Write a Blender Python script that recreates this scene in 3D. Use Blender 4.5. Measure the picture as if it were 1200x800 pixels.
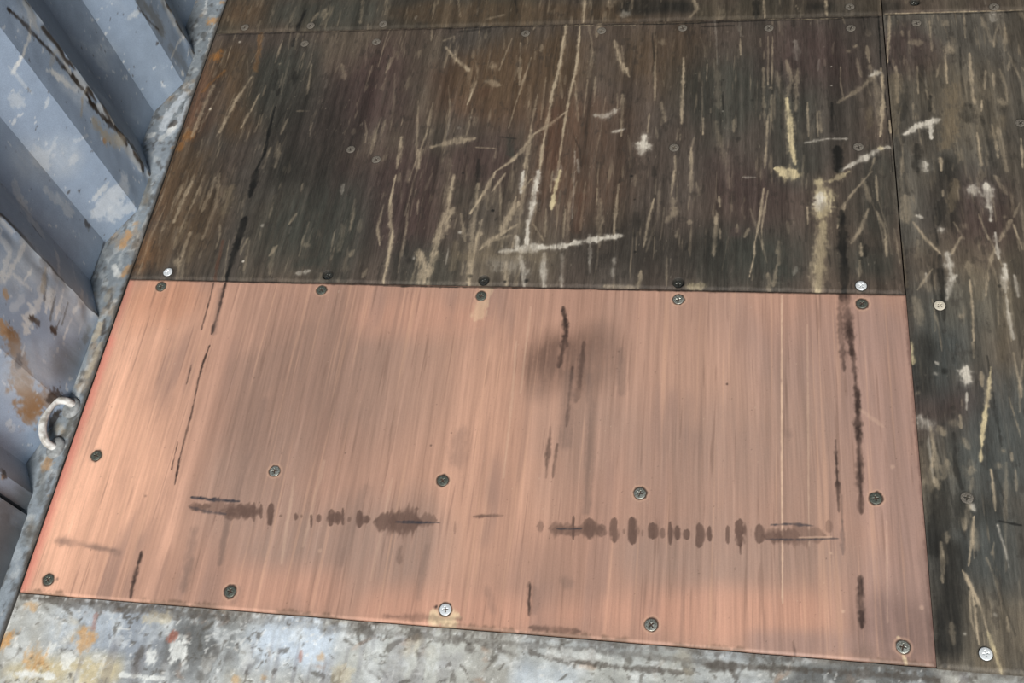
import bpy, math
import numpy as np
from mathutils import Matrix, Vector

for o in list(bpy.data.objects):
    bpy.data.objects.remove(o)
scene = bpy.context.scene
COL = scene.collection

# ------------------------------------------------------------------ camera
cd = bpy.data.cameras.new('camera')
cam = bpy.data.objects.new('camera', cd)
COL.objects.link(cam)
CAM_R = [[0.982847, -0.029087, 0.182116], [0.115395, 0.867288, -0.484247], [-0.143862, 0.496956, 0.855768]]
CAM_C = [0.88911, -0.30132, 1.25034]
Rm = Matrix(CAM_R)          # columns are the camera axes (right, up, back)
M4 = Matrix(((Rm[0][0], Rm[0][1], Rm[0][2], CAM_C[0]),
             (Rm[1][0], Rm[1][1], Rm[1][2], CAM_C[1]),
             (Rm[2][0], Rm[2][1], Rm[2][2], CAM_C[2]),
             (0, 0, 0, 1)))
cam.matrix_world = M4
cd.sensor_fit = 'HORIZONTAL'
cd.sensor_width = 36.0
cd.lens = 1208.09 / 1200.0 * 36.0
cd.clip_start = 0.02
scene.camera = cam

# ------------------------------------------------------------------ world, sun, exposure
world = bpy.data.worlds.new('world')
scene.world = world
world.use_nodes = True
wn = world.node_tree.nodes
bg = wn['Background']
bg.inputs['Color'].default_value = (0.80, 0.90, 1.0, 1)
bg.inputs['Strength'].default_value = 0.75

sd = bpy.data.lights.new('sun', 'SUN')
sun = bpy.data.objects.new('sun', sd)
COL.objects.link(sun)
sd.energy = 4.4
sd.angle = math.radians(16)
sd.color = (1.0, 0.97, 0.92)
sun_from = Vector((0.26, -0.84, 0.80))      # daylight falls in through the open container door
sun.rotation_euler = sun_from.to_track_quat('Z', 'Y').to_euler()
sun.location = sun_from * 4

scene.view_settings.view_transform = 'Standard'
scene.view_settings.look = 'None'
scene.view_settings.gamma = 1.0
scene.view_settings.use_curve_mapping = False
scene.view_settings.exposure = 0.15

ALBEDO = 0.76        # reflectance given to a surface whose paint value is full white

# ------------------------------------------------------------------ measured marks, metres on each surface
MARKS = {}
MARKS['A'] = [
 ('zoB',0.0968,0.8,[(-0.0104,0.9076),(0.0017,0.8655),(0.0135,0.8244)]),
 ('zoB',0.0766,0.8,[(-0.0114,0.7225),(0.002,0.6785),(0.015,0.6356)]),
 ('zoR',0.065,0.5,[(0.0059,0.5677),(0.0088,0.5585),(0.0117,0.5493)]),
 ('zoN',0.1359,0.7,[(0.0289,0.717),(0.0452,0.661),(0.061,0.6069)]),
 ('zoN',0.0798,0.7,[(0.0559,0.962),(0.0765,0.8838),(0.0961,0.8091)]),
 ('zoP',0.1825,0.7,[(0.3024,0.8794),(0.3024,0.8794),(0.3024,0.8794)]),
 ('zoP',0.1153,0.6,[(0.3095,0.6965),(0.3095,0.6965),(0.3095,0.6965)]),
 ('zoG',0.1696,0.7,[(0.2549,0.6113),(0.2847,0.6116),(0.3143,0.6119)]),
 ('zoG',0.127,0.7,[(0.1473,0.9503),(0.154,0.9219),(0.1607,0.894)]),
 ('zoK',0.1362,0.5,[(0.2139,0.8647),(0.2273,0.8048),(0.2402,0.747)]),
 ('zoP',0.1105,0.6,[(0.424,0.6931),(0.432,0.6459),(0.4397,0.6002)]),
 ('zoB',0.131,0.5,[(0.4969,0.8946),(0.5224,0.8941),(0.5478,0.8935)]),
 ('zoB',0.0813,0.5,[(0.6453,0.809),(0.6512,0.7476),(0.6569,0.6883)]),
 ('zoN',0.145,0.6,[(0.5497,0.9318),(0.5904,0.9307),(0.6308,0.9297)]),
 ('zoT',0.1032,0.4,[(0.5787,0.5517),(0.6059,0.5521),(0.6329,0.5526)]),
 ('zoP',0.0832,0.5,[(0.5104,0.7309),(0.5298,0.7308),(0.5492,0.7308)]),
 ('zoB',0.1065,0.4,[(0.6987,0.828),(0.7065,0.7302),(0.7138,0.6381)]),
 ('zoN',0.1393,0.5,[(0.778,0.9448),(0.7878,0.9446),(0.7975,0.9443)]),
 ('zoG',0.1324,0.6,[(0.9122,0.8802),(0.9124,0.8675),(0.9126,0.855)]),
 ('zoG',0.0955,0.7,[(0.9074,0.5572),(0.941,0.5578),(0.9743,0.5584)]),
 ('zoP',0.1239,0.5,[(0.9525,0.6808),(0.9525,0.6808),(0.9525,0.6808)]),
 ('zoG',0.0759,0.6,[(1.0171,0.8691),(1.0159,0.796),(1.0148,0.726)]),
 ('zoP',0.1315,0.5,[(1.0585,0.9686),(1.0581,0.9555),(1.0578,0.9425)]),
 ('zoG',0.0708,0.5,[(1.1359,0.7096),(1.1335,0.6657),(1.1312,0.6229)]),
 ('zoG',0.0684,0.6,[(1.1077,0.5462),(1.1157,0.5463),(1.1236,0.5465)]),
 ('zoK',0.0991,0.4,[(0.7369,0.5695),(0.8068,0.5706),(0.8756,0.5716)]),
 ('zoG',0.0795,0.5,[(0.4549,0.534),(0.4642,0.5342),(0.4735,0.5344)]),
 ('L',0.0079,0.75,[(0.0981,0.9232),(0.0817,0.8641),(0.0721,0.7971)]),
 ('L',0.0044,0.625,[(0.1222,0.8829),(0.1155,0.8393),(0.1085,0.8061)]),
 ('L',0.0056,0.375,[(0.1727,0.7637),(0.1688,0.7186)]),
 ('D',0.0057,0.72,[(0.1564,1.0141),(0.1574,0.9958)]),
 ('D',0.0094,0.54,[(0.1774,0.9314),(0.1812,0.9064)]),
 ('D',0.0063,0.81,[(0.1566,0.8945),(0.156,0.8774)]),
 ('D',0.0045,0.95,[(0.1588,0.8531),(0.1606,0.8055),(0.1647,0.7501),(0.1587,0.7141)]),
 ('R',0.0207,0.75,[(0.0173,0.9766)]),
 ('R',0.0197,0.5,[(0.0193,0.7905)]),
 ('R',0.0157,0.6,[(0.0052,0.7649)]),
 ('L',0.0038,0.3125,[(0.344,0.962),(0.3427,0.9273)]),
 ('L',0.0037,0.375,[(0.36,0.8218),(0.3594,0.785)]),
 ('L',0.0036,0.375,[(0.394,0.7847),(0.4033,0.7312)]),
 ('L',0.0097,0.4375,[(0.2576,0.9494),(0.2726,0.9142)]),
 ('L',0.0034,0.375,[(0.2026,0.9509),(0.2102,0.8812)]),
 ('L',0.005,0.5,[(0.1428,0.9525)]),
 ('W',0.0052,0.625,[(0.0538,1.0091)]),
 ('W',0.0045,1,[(0.0402,0.8492)]),
 ('L',0.0038,0.3125,[(0.1997,0.8429),(0.2227,0.8425)]),
 ('R',0.009,0.35,[(0.0843,1.0594),(0.0947,0.9847),(0.1023,0.9383)]),
 ('R',0.0065,0.4,[(0.0415,0.9398),(0.0148,0.89)]),
 ('L',0.0049,0.3125,[(0.0471,0.8894),(0.033,0.7975)]),
 ('L',0.0054,0.4375,[(0.3468,0.8035),(0.3497,0.7491)]),
 ('L',0.0053,1,[(0.6437,1.0896),(0.644,1.0127),(0.6417,0.939),(0.6352,0.8776),(0.634,0.8181),(0.6308,0.765),(0.6305,0.7177)]),
 ('L',0.0039,1,[(0.6683,1.0269),(0.67,0.943),(0.6642,0.8678),(0.6617,0.8178),(0.6602,0.7605),(0.6595,0.7134)]),
 ('L',0.0056,0.8125,[(0.6636,0.8358),(0.6384,0.8091),(0.613,0.7871),(0.5991,0.7565),(0.5815,0.7306),(0.563,0.7136)]),
 ('L',0.0069,0.75,[(0.6086,0.7961),(0.6085,0.7652),(0.6068,0.7178)]),
 ('L',0.0065,0.5,[(0.5969,1.0603),(0.5881,1.0197)]),
 ('L',0.0075,0.6875,[(0.4393,0.9843),(0.4671,0.9486),(0.4885,0.9285)]),
 ('L',0.0041,0.8125,[(0.5047,0.904),(0.4955,0.8522)]),
 ('L',0.0045,0.5,[(0.5692,0.9902),(0.5785,0.8928)]),
 ('L',0.0031,0.5,[(0.5914,0.955),(0.5774,0.8555),(0.5714,0.8009)]),
 ('L',0.0115,0.625,[(0.448,0.7619),(0.4851,0.775),(0.518,0.7791)]),
 ('L',0.003,0.625,[(0.5222,0.7614),(0.5556,0.759)]),
 ('L',0.004,0.4375,[(0.4099,0.8631),(0.4303,0.7181)]),
 ('L',0.0049,0.625,[(0.394,0.7847),(0.3985,0.7181)]),
 ('L',0.004,0.5,[(0.4365,0.8579),(0.4355,0.7843)]),
 ('L',0.004,0.5625,[(0.4273,0.7576),(0.4356,0.7181)]),
 ('L',0.0075,0.8125,[(0.7288,0.9899),(0.7426,0.941),(0.7586,0.9076)]),
 ('L',0.0039,0.5,[(0.6701,0.9002),(0.6828,0.813)]),
 ('L',0.0034,0.4375,[(0.6908,0.9045),(0.6906,0.8219)]),
 ('L',0.0035,0.4375,[(0.7028,0.9089),(0.7053,0.8533)]),
 ('W',0.0102,0.6875,[(0.7074,0.8261),(0.7264,0.8236),(0.7425,0.8368)]),
 ('W',0.0084,0.6875,[(0.7388,0.7903),(0.7569,0.7967)]),
 ('L',0.0138,0.5,[(0.5278,0.9372)]),
 ('L',0.0136,0.4375,[(0.5212,0.9036),(0.5442,0.8936)]),
 ('L',0.0055,0.4375,[(0.6066,0.984),(0.6074,0.9692)]),
 ('B',0.0235,0.4,[(0.6427,0.8361),(0.6503,0.7219)]),
 ('B',0.029,0.3,[(0.5206,0.8799)]),
 ('D',0.0077,0.36,[(0.4362,1.0564),(0.4416,1.0198)]),
 ('D',0.0061,0.36,[(0.455,1.0194),(0.5053,1.0253)]),
 ('L',0.0022,0.625,[(0.5871,1.0299),(0.7623,1.0244)]),
 ('L',0.0037,0.4375,[(0.5532,1.0007),(0.54,0.9272)]),
 ('L',0.003,0.5,[(0.6109,0.8734),(0.6065,0.7828)]),
 ('L',0.003,0.375,[(0.6212,0.9108),(0.6219,0.8183)]),
 ('L',0.0048,0.375,[(0.3479,0.9619),(0.3437,0.9322)]),
 ('G',0.0103,0.6,[(0.5758,0.7786),(0.5812,0.7479)]),
 ('D',0.0035,0.4,[(0.5578,0.7832),(0.5863,0.7785)]),
 ('L',0.0043,0.4375,[(0.5559,0.7568),(0.5564,0.7394)]),
 ('W',0.0063,0.4375,[(0.4883,0.8019)]),
 ('W',0.0063,0.375,[(0.5065,0.8244)]),
 ('L',0.0108,0.375,[(0.6952,1.0563),(0.7058,1.0105)]),
 ('L',0.0095,0.375,[(0.4332,0.9997),(0.4508,1.0093)]),
 ('L',0.0038,0.5,[(0.7984,0.9395),(0.8024,0.8561)]),
 ('L',0.005,0.75,[(0.8447,0.9477),(0.8462,0.8066)]),
 ('L',0.0029,0.6875,[(0.7953,0.8293),(0.794,0.7897)]),
 ('W',0.0156,0.9375,[(0.7901,0.7811),(0.7861,0.7511)]),
 ('L',0.0098,0.5,[(0.8365,0.7593)]),
 ('L',0.0044,0.625,[(0.8388,0.7424),(0.8399,0.7132)]),
 ('L',0.0048,0.75,[(0.8625,0.7591),(0.8639,0.7132)]),
 ('L',0.0029,0.625,[(0.8827,0.9325),(0.8826,0.8954)]),
 ('L',0.0037,0.6875,[(0.8788,0.8193),(0.8797,0.7846)]),
 ('L',0.0025,0.625,[(0.9346,0.9879),(0.9355,0.9498)]),
 ('L',0.0048,0.4375,[(0.9262,0.8143),(0.9265,0.7884)]),
 ('L',0.0025,0.5,[(0.9787,0.9912),(0.9782,0.8842)]),
 ('L',0.0024,0.5,[(0.9861,0.991),(0.984,0.8751)]),
 ('L',0.0057,0.4375,[(0.9814,0.8796)]),
 ('L',0.0032,0.6875,[(0.9779,0.8222),(0.9761,0.7794),(0.9727,0.7171)]),
 ('L',0.0073,0.4375,[(1.0067,0.9384),(1.0142,0.8924),(1.0073,0.8613)]),
 ('Y',0.0067,0.875,[(1.0066,0.8568),(1.0108,0.8131),(1.0122,0.7623),(1.0172,0.7251)]),
 ('L',0.0027,0.5625,[(1.0376,0.8475),(1.0376,0.7788)]),
 ('L',0.0047,0.5,[(1.0546,0.8298),(1.0566,0.787)]),
 ('W',0.005,0.5625,[(1.0311,0.7663),(1.0655,0.7744),(1.0934,0.7741)]),
 ('D',0.0235,0.54,[(1.0597,1.0712),(1.0587,1.0342)]),
 ('D',0.0048,0.54,[(0.872,1.0169),(0.924,1.0174)]),
 ('D',0.0051,0.36,[(1,0.934),(0.9985,0.7961)]),
 ('D',0.0121,0.765,[(1.0789,0.7577),(1.0788,0.7129)]),
 ('D',0.0083,0.36,[(0.9331,0.7755)]),
 ('D',0.0052,0.45,[(0.9536,0.8534)]),
 ('D',0.0033,0.5,[(0.9087,0.8971)]),
 ('D',0.0026,0.5,[(0.9084,0.8721),(0.9097,0.832)]),
 ('L',0.0022,0.5625,[(0.6971,1.0309),(0.8225,1.0286),(0.8682,1.0284)]),
 ('L',0.0021,0.625,[(0.9239,1.0297),(0.9789,1.03),(1.0936,1.028)]),
 ('D',0.0017,0.7,[(0.6974,1.0268),(0.8227,1.0251),(0.9789,1.0271),(1.0935,1.0256)]),
 ('L',0.0037,0.375,[(0.8416,0.7979),(0.8393,0.7721)]),
 ('L',0.0066,0.375,[(0.8128,0.8514),(0.8212,0.8113)]),
 ('L',0.0131,0.3125,[(0.8069,0.9825)]),
 ('Y',0.0069,0.875,[(0.9867,0.7171),(1.0176,0.713)]),
 ('L',0.0081,0.4375,[(1.1039,0.9541)]),
 ('L',0.002,0.375,[(0.8667,0.7804),(0.8626,0.7549)]),
 ('D',0.0028,0.5,[(1.0742,0.8468),(1.0724,0.8123)]),
 ('L',0.0043,0.375,[(0.9139,1.0031)]),
 ('W',0.0028,0.875,[(1.076,0.9218)]),
 ('W',0.0028,0.625,[(1.0747,0.8821)]),
 ('W',0.0029,0.625,[(0.909,0.832)]),
 ('D',0.0019,0.9,[(1.1537,1.0671),(1.1521,0.9947),(1.1503,0.9162),(1.1526,0.8716),(1.1549,0.7777),(1.1555,0.7128)]),
 ('L',0.0046,0.9375,[(1.1503,0.9162),(1.151,0.8717),(1.1461,0.8113),(1.1411,0.7779)]),
 ('L',0.0034,0.75,[(1.1568,0.8112),(1.1569,0.786)]),
 ('W',0.0103,0.75,[(1.1336,0.9009),(1.1467,0.9073)]),
 ('L',0.0071,0.4375,[(1.1485,0.9118),(1.1197,0.8767),(1.0837,0.8467)]),
 ('W',0.0083,0.75,[(1.0818,0.7129),(1.1225,0.741),(1.1414,0.7552),(1.1536,0.7572)]),
 ('Y',0.0114,0.75,[(1.1414,0.7552)]),
 ('L',0.0065,0.5,[(1.1141,0.9654)]),
 ('D',0.0044,0.45,[(1.0742,0.8468),(1.0722,0.7869)]),
 ('D',0.0137,0.63,[(1.0789,0.7577),(1.0788,0.7129)]),
 ('L',0.0029,0.625,[(0.9789,1.03),(1.0467,1.0284),(1.0936,1.0285)]),
 ('L',0.0031,0.5,[(1.0514,0.8255),(1.0517,0.7787)]),
 ('L',0.0034,0.5,[(1.1314,0.7369),(1.1241,0.7128)]),
 ('T',0.0092,0.4,[(1.1304,0.8372),(1.1252,0.7947)]),
 ('L',0.0075,0.625,[(0.0515,0.6919),(0.0453,0.6479),(0.0436,0.6092)]),
 ('L',0.0051,0.5,[(0.0907,0.7008),(0.0915,0.6568)]),
 ('L',0.0056,0.4375,[(0.0705,0.7053),(0.0653,0.6437),(0.059,0.5883)]),
 ('L',0.0082,0.5,[(0.0774,0.5885),(0.076,0.5431)]),
 ('L',0.0136,0.5,[(0.0723,0.5309)]),
 ('T',0.0184,0.5,[(0.123,0.6788),(0.1257,0.627)]),
 ('D',0.0092,0.9,[(0.1605,0.7141),(0.1614,0.6593)]),
 ('D',0.0096,0.9,[(0.1644,0.6188),(0.1644,0.5772),(0.1625,0.5366),(0.1633,0.4977)]),
 ('B',0.006,0.7,[(0.1385,0.5727),(0.1419,0.5202),(0.1442,0.4965)]),
 ('L',0.0036,0.4375,[(0.249,0.6279),(0.2413,0.607)]),
 ('L',0.0055,0.875,[(0.399,0.7051),(0.3993,0.6541),(0.4074,0.6087),(0.4137,0.5926),(0.4152,0.5372),(0.4155,0.4987)]),
 ('L',0.0034,0.5625,[(0.3903,0.6457),(0.3875,0.6044),(0.3976,0.5684)]),
 ('L',0.0034,0.5,[(0.4341,0.6131),(0.4366,0.5492)]),
 ('L',0.0107,0.5,[(0.4614,0.5614),(0.4742,0.5344),(0.4696,0.5018)]),
 ('L',0.003,0.375,[(0.3198,0.5955),(0.3213,0.5552)]),
 ('W',0.0086,0.5,[(0.2749,0.5149),(0.2946,0.5192)]),
 ('L',0.003,0.3125,[(0.2741,0.6115),(0.2711,0.5464)]),
 ('L',0.0054,0.3125,[(0.2043,0.6488),(0.2043,0.6192)]),
 ('W',0.0044,0.875,[(0.1825,0.5349)]),
 ('L',0.0087,0.3125,[(0.2806,0.5666)]),
 ('W',0.0045,0.5,[(0.1971,0.6045)]),
 ('L',0.0051,0.375,[(0.3582,0.5598),(0.3538,0.5478)]),
 ('L',0.0059,0.375,[(0.3855,0.5249),(0.3817,0.5094)]),
 ('L',0.0044,0.375,[(0.2222,0.5456),(0.2315,0.5659)]),
 ('G',0.0173,0.5,[(0.3075,0.5391),(0.2747,0.5306)]),
 ('T',0.011,0.35,[(0.0652,0.6052),(0.059,0.5634)]),
 ('T',0.0108,0.3,[(0.0933,0.5846),(0.0892,0.5352)]),
 ('L',0.0041,0.375,[(0.2462,0.6877),(0.2465,0.6704)]),
 ('D',0.01,0.45,[(0.4496,0.5417)]),
 ('W',0.0058,0.4375,[(0.4556,0.5457)]),
 ('L',0.003,0.4375,[(0.4313,0.6501),(0.4335,0.5768),(0.4353,0.5182)]),
 ('L',0.0051,0.625,[(0.4942,0.7008),(0.4931,0.6505)]),
 ('L',0.0114,0.75,[(0.5031,0.6402),(0.4958,0.6096),(0.4917,0.5816)]),
 ('L',0.0058,0.625,[(0.4868,0.6136),(0.4831,0.5618),(0.48,0.55)]),
 ('L',0.0107,0.6875,[(0.4604,0.5575),(0.4742,0.5344)]),
 ('L',0.0164,0.6875,[(0.4742,0.5344),(0.4735,0.4981)]),
 ('L',0.009,0.625,[(0.4903,0.558),(0.4859,0.5231),(0.4849,0.4984)]),
 ('L',0.0055,0.9375,[(0.5613,0.7136),(0.548,0.6714),(0.5316,0.6302)]),
 ('L',0.0038,0.75,[(0.5772,0.7093),(0.5599,0.6715)]),
 ('W',0.0071,0.875,[(0.6056,0.7135),(0.6069,0.6716)]),
 ('W',0.0108,1,[(0.6293,0.7135),(0.6264,0.6676),(0.6264,0.631)]),
 ('W',0.0065,1,[(0.6259,0.635),(0.6231,0.607),(0.6259,0.5756)]),
 ('L',0.005,0.625,[(0.6193,0.6966),(0.6065,0.6758)]),
 ('Y',0.0062,0.9375,[(0.6629,0.7134),(0.6585,0.6718),(0.6567,0.6393)]),
 ('L',0.0029,0.75,[(0.6511,0.7135),(0.6519,0.6718)]),
 ('L',0.0036,0.5,[(0.6485,0.6392),(0.6521,0.5876)]),
 ('L',0.0107,0.625,[(0.6043,0.6511),(0.5915,0.6186),(0.5845,0.5947)]),
 ('L',0.0074,0.75,[(0.6072,0.6108),(0.5878,0.5947),(0.5668,0.5787),(0.5557,0.5629)]),
 ('L',0.0081,0.75,[(0.5517,0.6182),(0.5487,0.5784),(0.5458,0.5395),(0.5464,0.4998)]),
 ('W',0.0081,0.75,[(0.5855,0.5595),(0.6175,0.5639)]),
 ('W',0.0137,1,[(0.6176,0.5631),(0.6365,0.5672),(0.649,0.5701)]),
 ('W',0.0083,0.8125,[(0.6493,0.5674),(0.6841,0.5726),(0.7182,0.5827),(0.765,0.591)]),
 ('W',0.0069,0.875,[(0.6083,0.5871),(0.611,0.5638)]),
 ('W',0.0088,0.625,[(0.6188,0.5523),(0.6266,0.5259),(0.6295,0.4998)]),
 ('L',0.0095,0.625,[(0.5976,0.5405),(0.6037,0.5029)]),
 ('W',0.0086,0.625,[(0.6536,0.5567),(0.6595,0.4986)]),
 ('W',0.036,0.275,[(0.5745,0.5439),(0.6205,0.5371)]),
 ('W',0.0092,0.4375,[(0.7583,0.5509),(0.7588,0.5211)]),
 ('L',0.0036,0.5,[(0.678,0.6394),(0.6798,0.5841)]),
 ('L',0.0061,0.375,[(0.6913,0.6925),(0.683,0.6556),(0.6855,0.592)]),
 ('L',0.0028,0.5625,[(0.7235,0.6802),(0.7253,0.6478)]),
 ('L',0.0043,0.4375,[(0.7555,0.6885),(0.7539,0.5928)]),
 ('W',0.0058,0.375,[(0.6807,0.5572),(0.6843,0.5011)]),
 ('W',0.0039,0.4375,[(0.719,0.5924),(0.7244,0.5241)]),
 ('L',0.0036,0.375,[(0.7045,0.6926),(0.704,0.6)]),
 ('D',0.0052,0.72,[(0.5465,0.5152)]),
 ('D',0.005,0.72,[(0.566,0.6362)]),
 ('D',0.0063,0.72,[(0.6323,0.5088)]),
 ('D',0.0042,0.72,[(0.7742,0.7029)]),
 ('D',0.0035,0.7,[(0.7816,0.6581)]),
 ('D',0.0043,0.72,[(0.788,0.5627)]),
 ('D',0.0045,0.63,[(0.6007,0.5066)]),
 ('L',0.0037,0.5,[(0.5713,0.6882),(0.5824,0.5986)]),
 ('L',0.0058,0.4375,[(0.5164,0.6301),(0.5305,0.5782)]),
 ('L',0.0033,0.5,[(0.5995,0.6634),(0.5957,0.6388)]),
 ('W',0.0038,0.75,[(0.5199,0.5947)]),
 ('D',0.0069,0.54,[(0.5086,0.7094)]),
 ('B',0.016,0.35,[(0.702,0.6638),(0.6976,0.5999)]),
 ('T',0.0131,0.4,[(0.5145,0.574),(0.5181,0.5275)]),
 ('L',0.004,0.5,[(0.6318,0.611),(0.6513,0.5798)]),
 ('L',0.0076,0.5,[(0.7462,0.5025),(0.7891,0.5016)]),
 ('L',0.0049,0.375,[(0.5733,0.5788),(0.6013,0.5909)]),
 ('L',0.0036,0.75,[(0.8383,0.7132),(0.8354,0.6644)]),
 ('L',0.0118,0.4375,[(0.8372,0.6604),(0.8428,0.6366),(0.8295,0.617)]),
 ('L',0.0059,0.5,[(0.8639,0.7132),(0.8642,0.6725)]),
 ('L',0.0035,0.75,[(0.8102,0.6603),(0.8043,0.6206),(0.7991,0.5705)]),
 ('L',0.0043,0.5625,[(0.9061,0.6647),(0.908,0.645)]),
 ('L',0.0038,0.5625,[(0.9022,0.6274),(0.9024,0.6138)]),
 ('L',0.0027,0.5,[(0.9087,0.6062),(0.9096,0.5872)]),
 ('L',0.0034,0.875,[(0.9711,0.6808),(0.9649,0.6221),(0.9588,0.5841)]),
 ('L',0.0033,0.75,[(0.9582,0.5841),(0.9574,0.5581),(0.9507,0.5215)]),
 ('L',0.0026,0.5625,[(0.9772,0.6769),(0.9679,0.6069),(0.9693,0.5694)]),
 ('L',0.0045,0.5,[(0.933,0.6141),(0.9331,0.5989)]),
 ('Y',0.0177,1,[(0.9991,0.7089),(1.0205,0.7041)]),
 ('Y',0.0206,0.9375,[(1.0508,0.6929),(1.0566,0.6614),(1.0506,0.6306)]),
 ('W',0.0135,0.75,[(1.0532,0.6692),(1.0494,0.642)]),
 ('Y',0.0116,0.75,[(1.0547,0.6192),(1.0513,0.5854),(1.0469,0.5523),(1.0426,0.5005)]),
 ('L',0.0164,0.4375,[(1.0483,0.604),(1.0427,0.5022)]),
 ('Y',0.0083,0.5625,[(1.066,0.6929),(1.0939,0.7109)]),
 ('L',0.0033,0.75,[(1.033,0.6458),(1.0329,0.6152)]),
 ('L',0.0026,0.625,[(1.087,0.6519),(1.0754,0.6194)]),
 ('L',0.0054,0.625,[(1.0352,0.5485),(1.0369,0.5003)]),
 ('L',0.0058,0.5625,[(0.9765,0.5292),(0.9778,0.4989)]),
 ('L',0.0058,0.5,[(0.9884,0.544),(0.9837,0.5079)]),
 ('Y',0.0149,0.4375,[(0.8703,0.5053),(0.8852,0.5057)]),
 ('L',0.0057,0.5625,[(0.7982,0.5293),(0.7953,0.5)]),
 ('L',0.0034,0.4375,[(0.8337,0.556),(0.8359,0.5045)]),
 ('W',0.0044,0.4375,[(1.0147,0.5408),(1.0115,0.5264)]),
 ('G',0.0263,0.45,[(1.0029,0.5334)]),
 ('D',0.0157,0.315,[(0.7847,0.6322),(0.7853,0.5932)]),
 ('L',0.0062,0.375,[(0.8487,0.6055),(0.8462,0.5902)]),
 ('W',0.0039,0.5,[(0.94,0.7009),(0.9587,0.7001)]),
 ('L',0.0036,0.375,[(0.8117,0.6968),(0.8121,0.6683)]),
 ('W',0.0032,0.5,[(0.7618,0.5929)]),
 ('L',0.0062,0.375,[(0.8638,0.6173)]),
 ('P',0.0152,0.4,[(0.9316,0.5989)]),
 ('L',0.0045,0.375,[(1.013,0.6188)]),
 ('L',0.0051,0.375,[(0.9917,0.5846),(0.9913,0.544)]),
 ('L',0.0045,0.375,[(0.9497,0.6067),(0.9438,0.5914)]),
 ('L',0.0033,0.6875,[(1.1255,0.7108),(1.0983,0.6733),(1.0823,0.6461),(1.0735,0.6081)]),
 ('L',0.0029,0.625,[(1.1312,0.7049),(1.1316,0.658)]),
 ('L',0.0058,0.5625,[(1.1176,0.6425),(1.1041,0.6047),(1.0915,0.5823)]),
 ('L',0.0047,0.6875,[(1.1291,0.6388),(1.1389,0.6051),(1.1378,0.5611)]),
 ('L',0.005,0.625,[(1.1045,0.5825),(1.1043,0.5606)]),
 ('D',0.0126,0.81,[(1.0805,0.6384),(1.0797,0.5784),(1.0809,0.5349),(1.0789,0.4979)]),
 ('D',0.0069,0.54,[(1.1115,0.5789),(1.1101,0.5607)]),
 ('L',0.0035,0.4375,[(1.1507,0.6089),(1.1556,0.5507)]),
 ('L',0.0043,0.375,[(1.1017,0.5533),(1.1004,0.5247)]),
 ('L',0.0091,0.625,[(0.4894,0.6299),(0.4856,0.5501),(0.4784,0.5039)]),
 ('L',0.0082,0.625,[(0.5356,0.6882),(0.5414,0.5666),(0.5447,0.5053)]),
 ('L',0.0066,0.625,[(0.6104,0.722),(0.6107,0.6471),(0.6041,0.5675)]),
 ('L',0.0059,0.5625,[(0.4946,0.7051),(0.495,0.6104)]),
 ('T',0.0191,0.4,[(0.5278,0.5508),(0.6572,0.553)]),
 ('L',0.0088,0.5,[(0.0309,0.9047),(0.0239,0.7881)]),
 ('L',0.0074,0.4375,[(0.0375,0.6874),(0.0282,0.5921)]),
 ('L',0.0072,0.5,[(1.0245,0.9195),(1.019,0.8303)]),
 ('T',0.0143,0.4,[(1.0556,0.6498),(1.0482,0.5165)]),
 ('L',0.0059,0.5,[(0.7505,0.8707),(0.7535,0.7814)]),
 ('L',0.0053,0.4375,[(0.9036,0.6332),(0.9002,0.5571)]),
]
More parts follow.
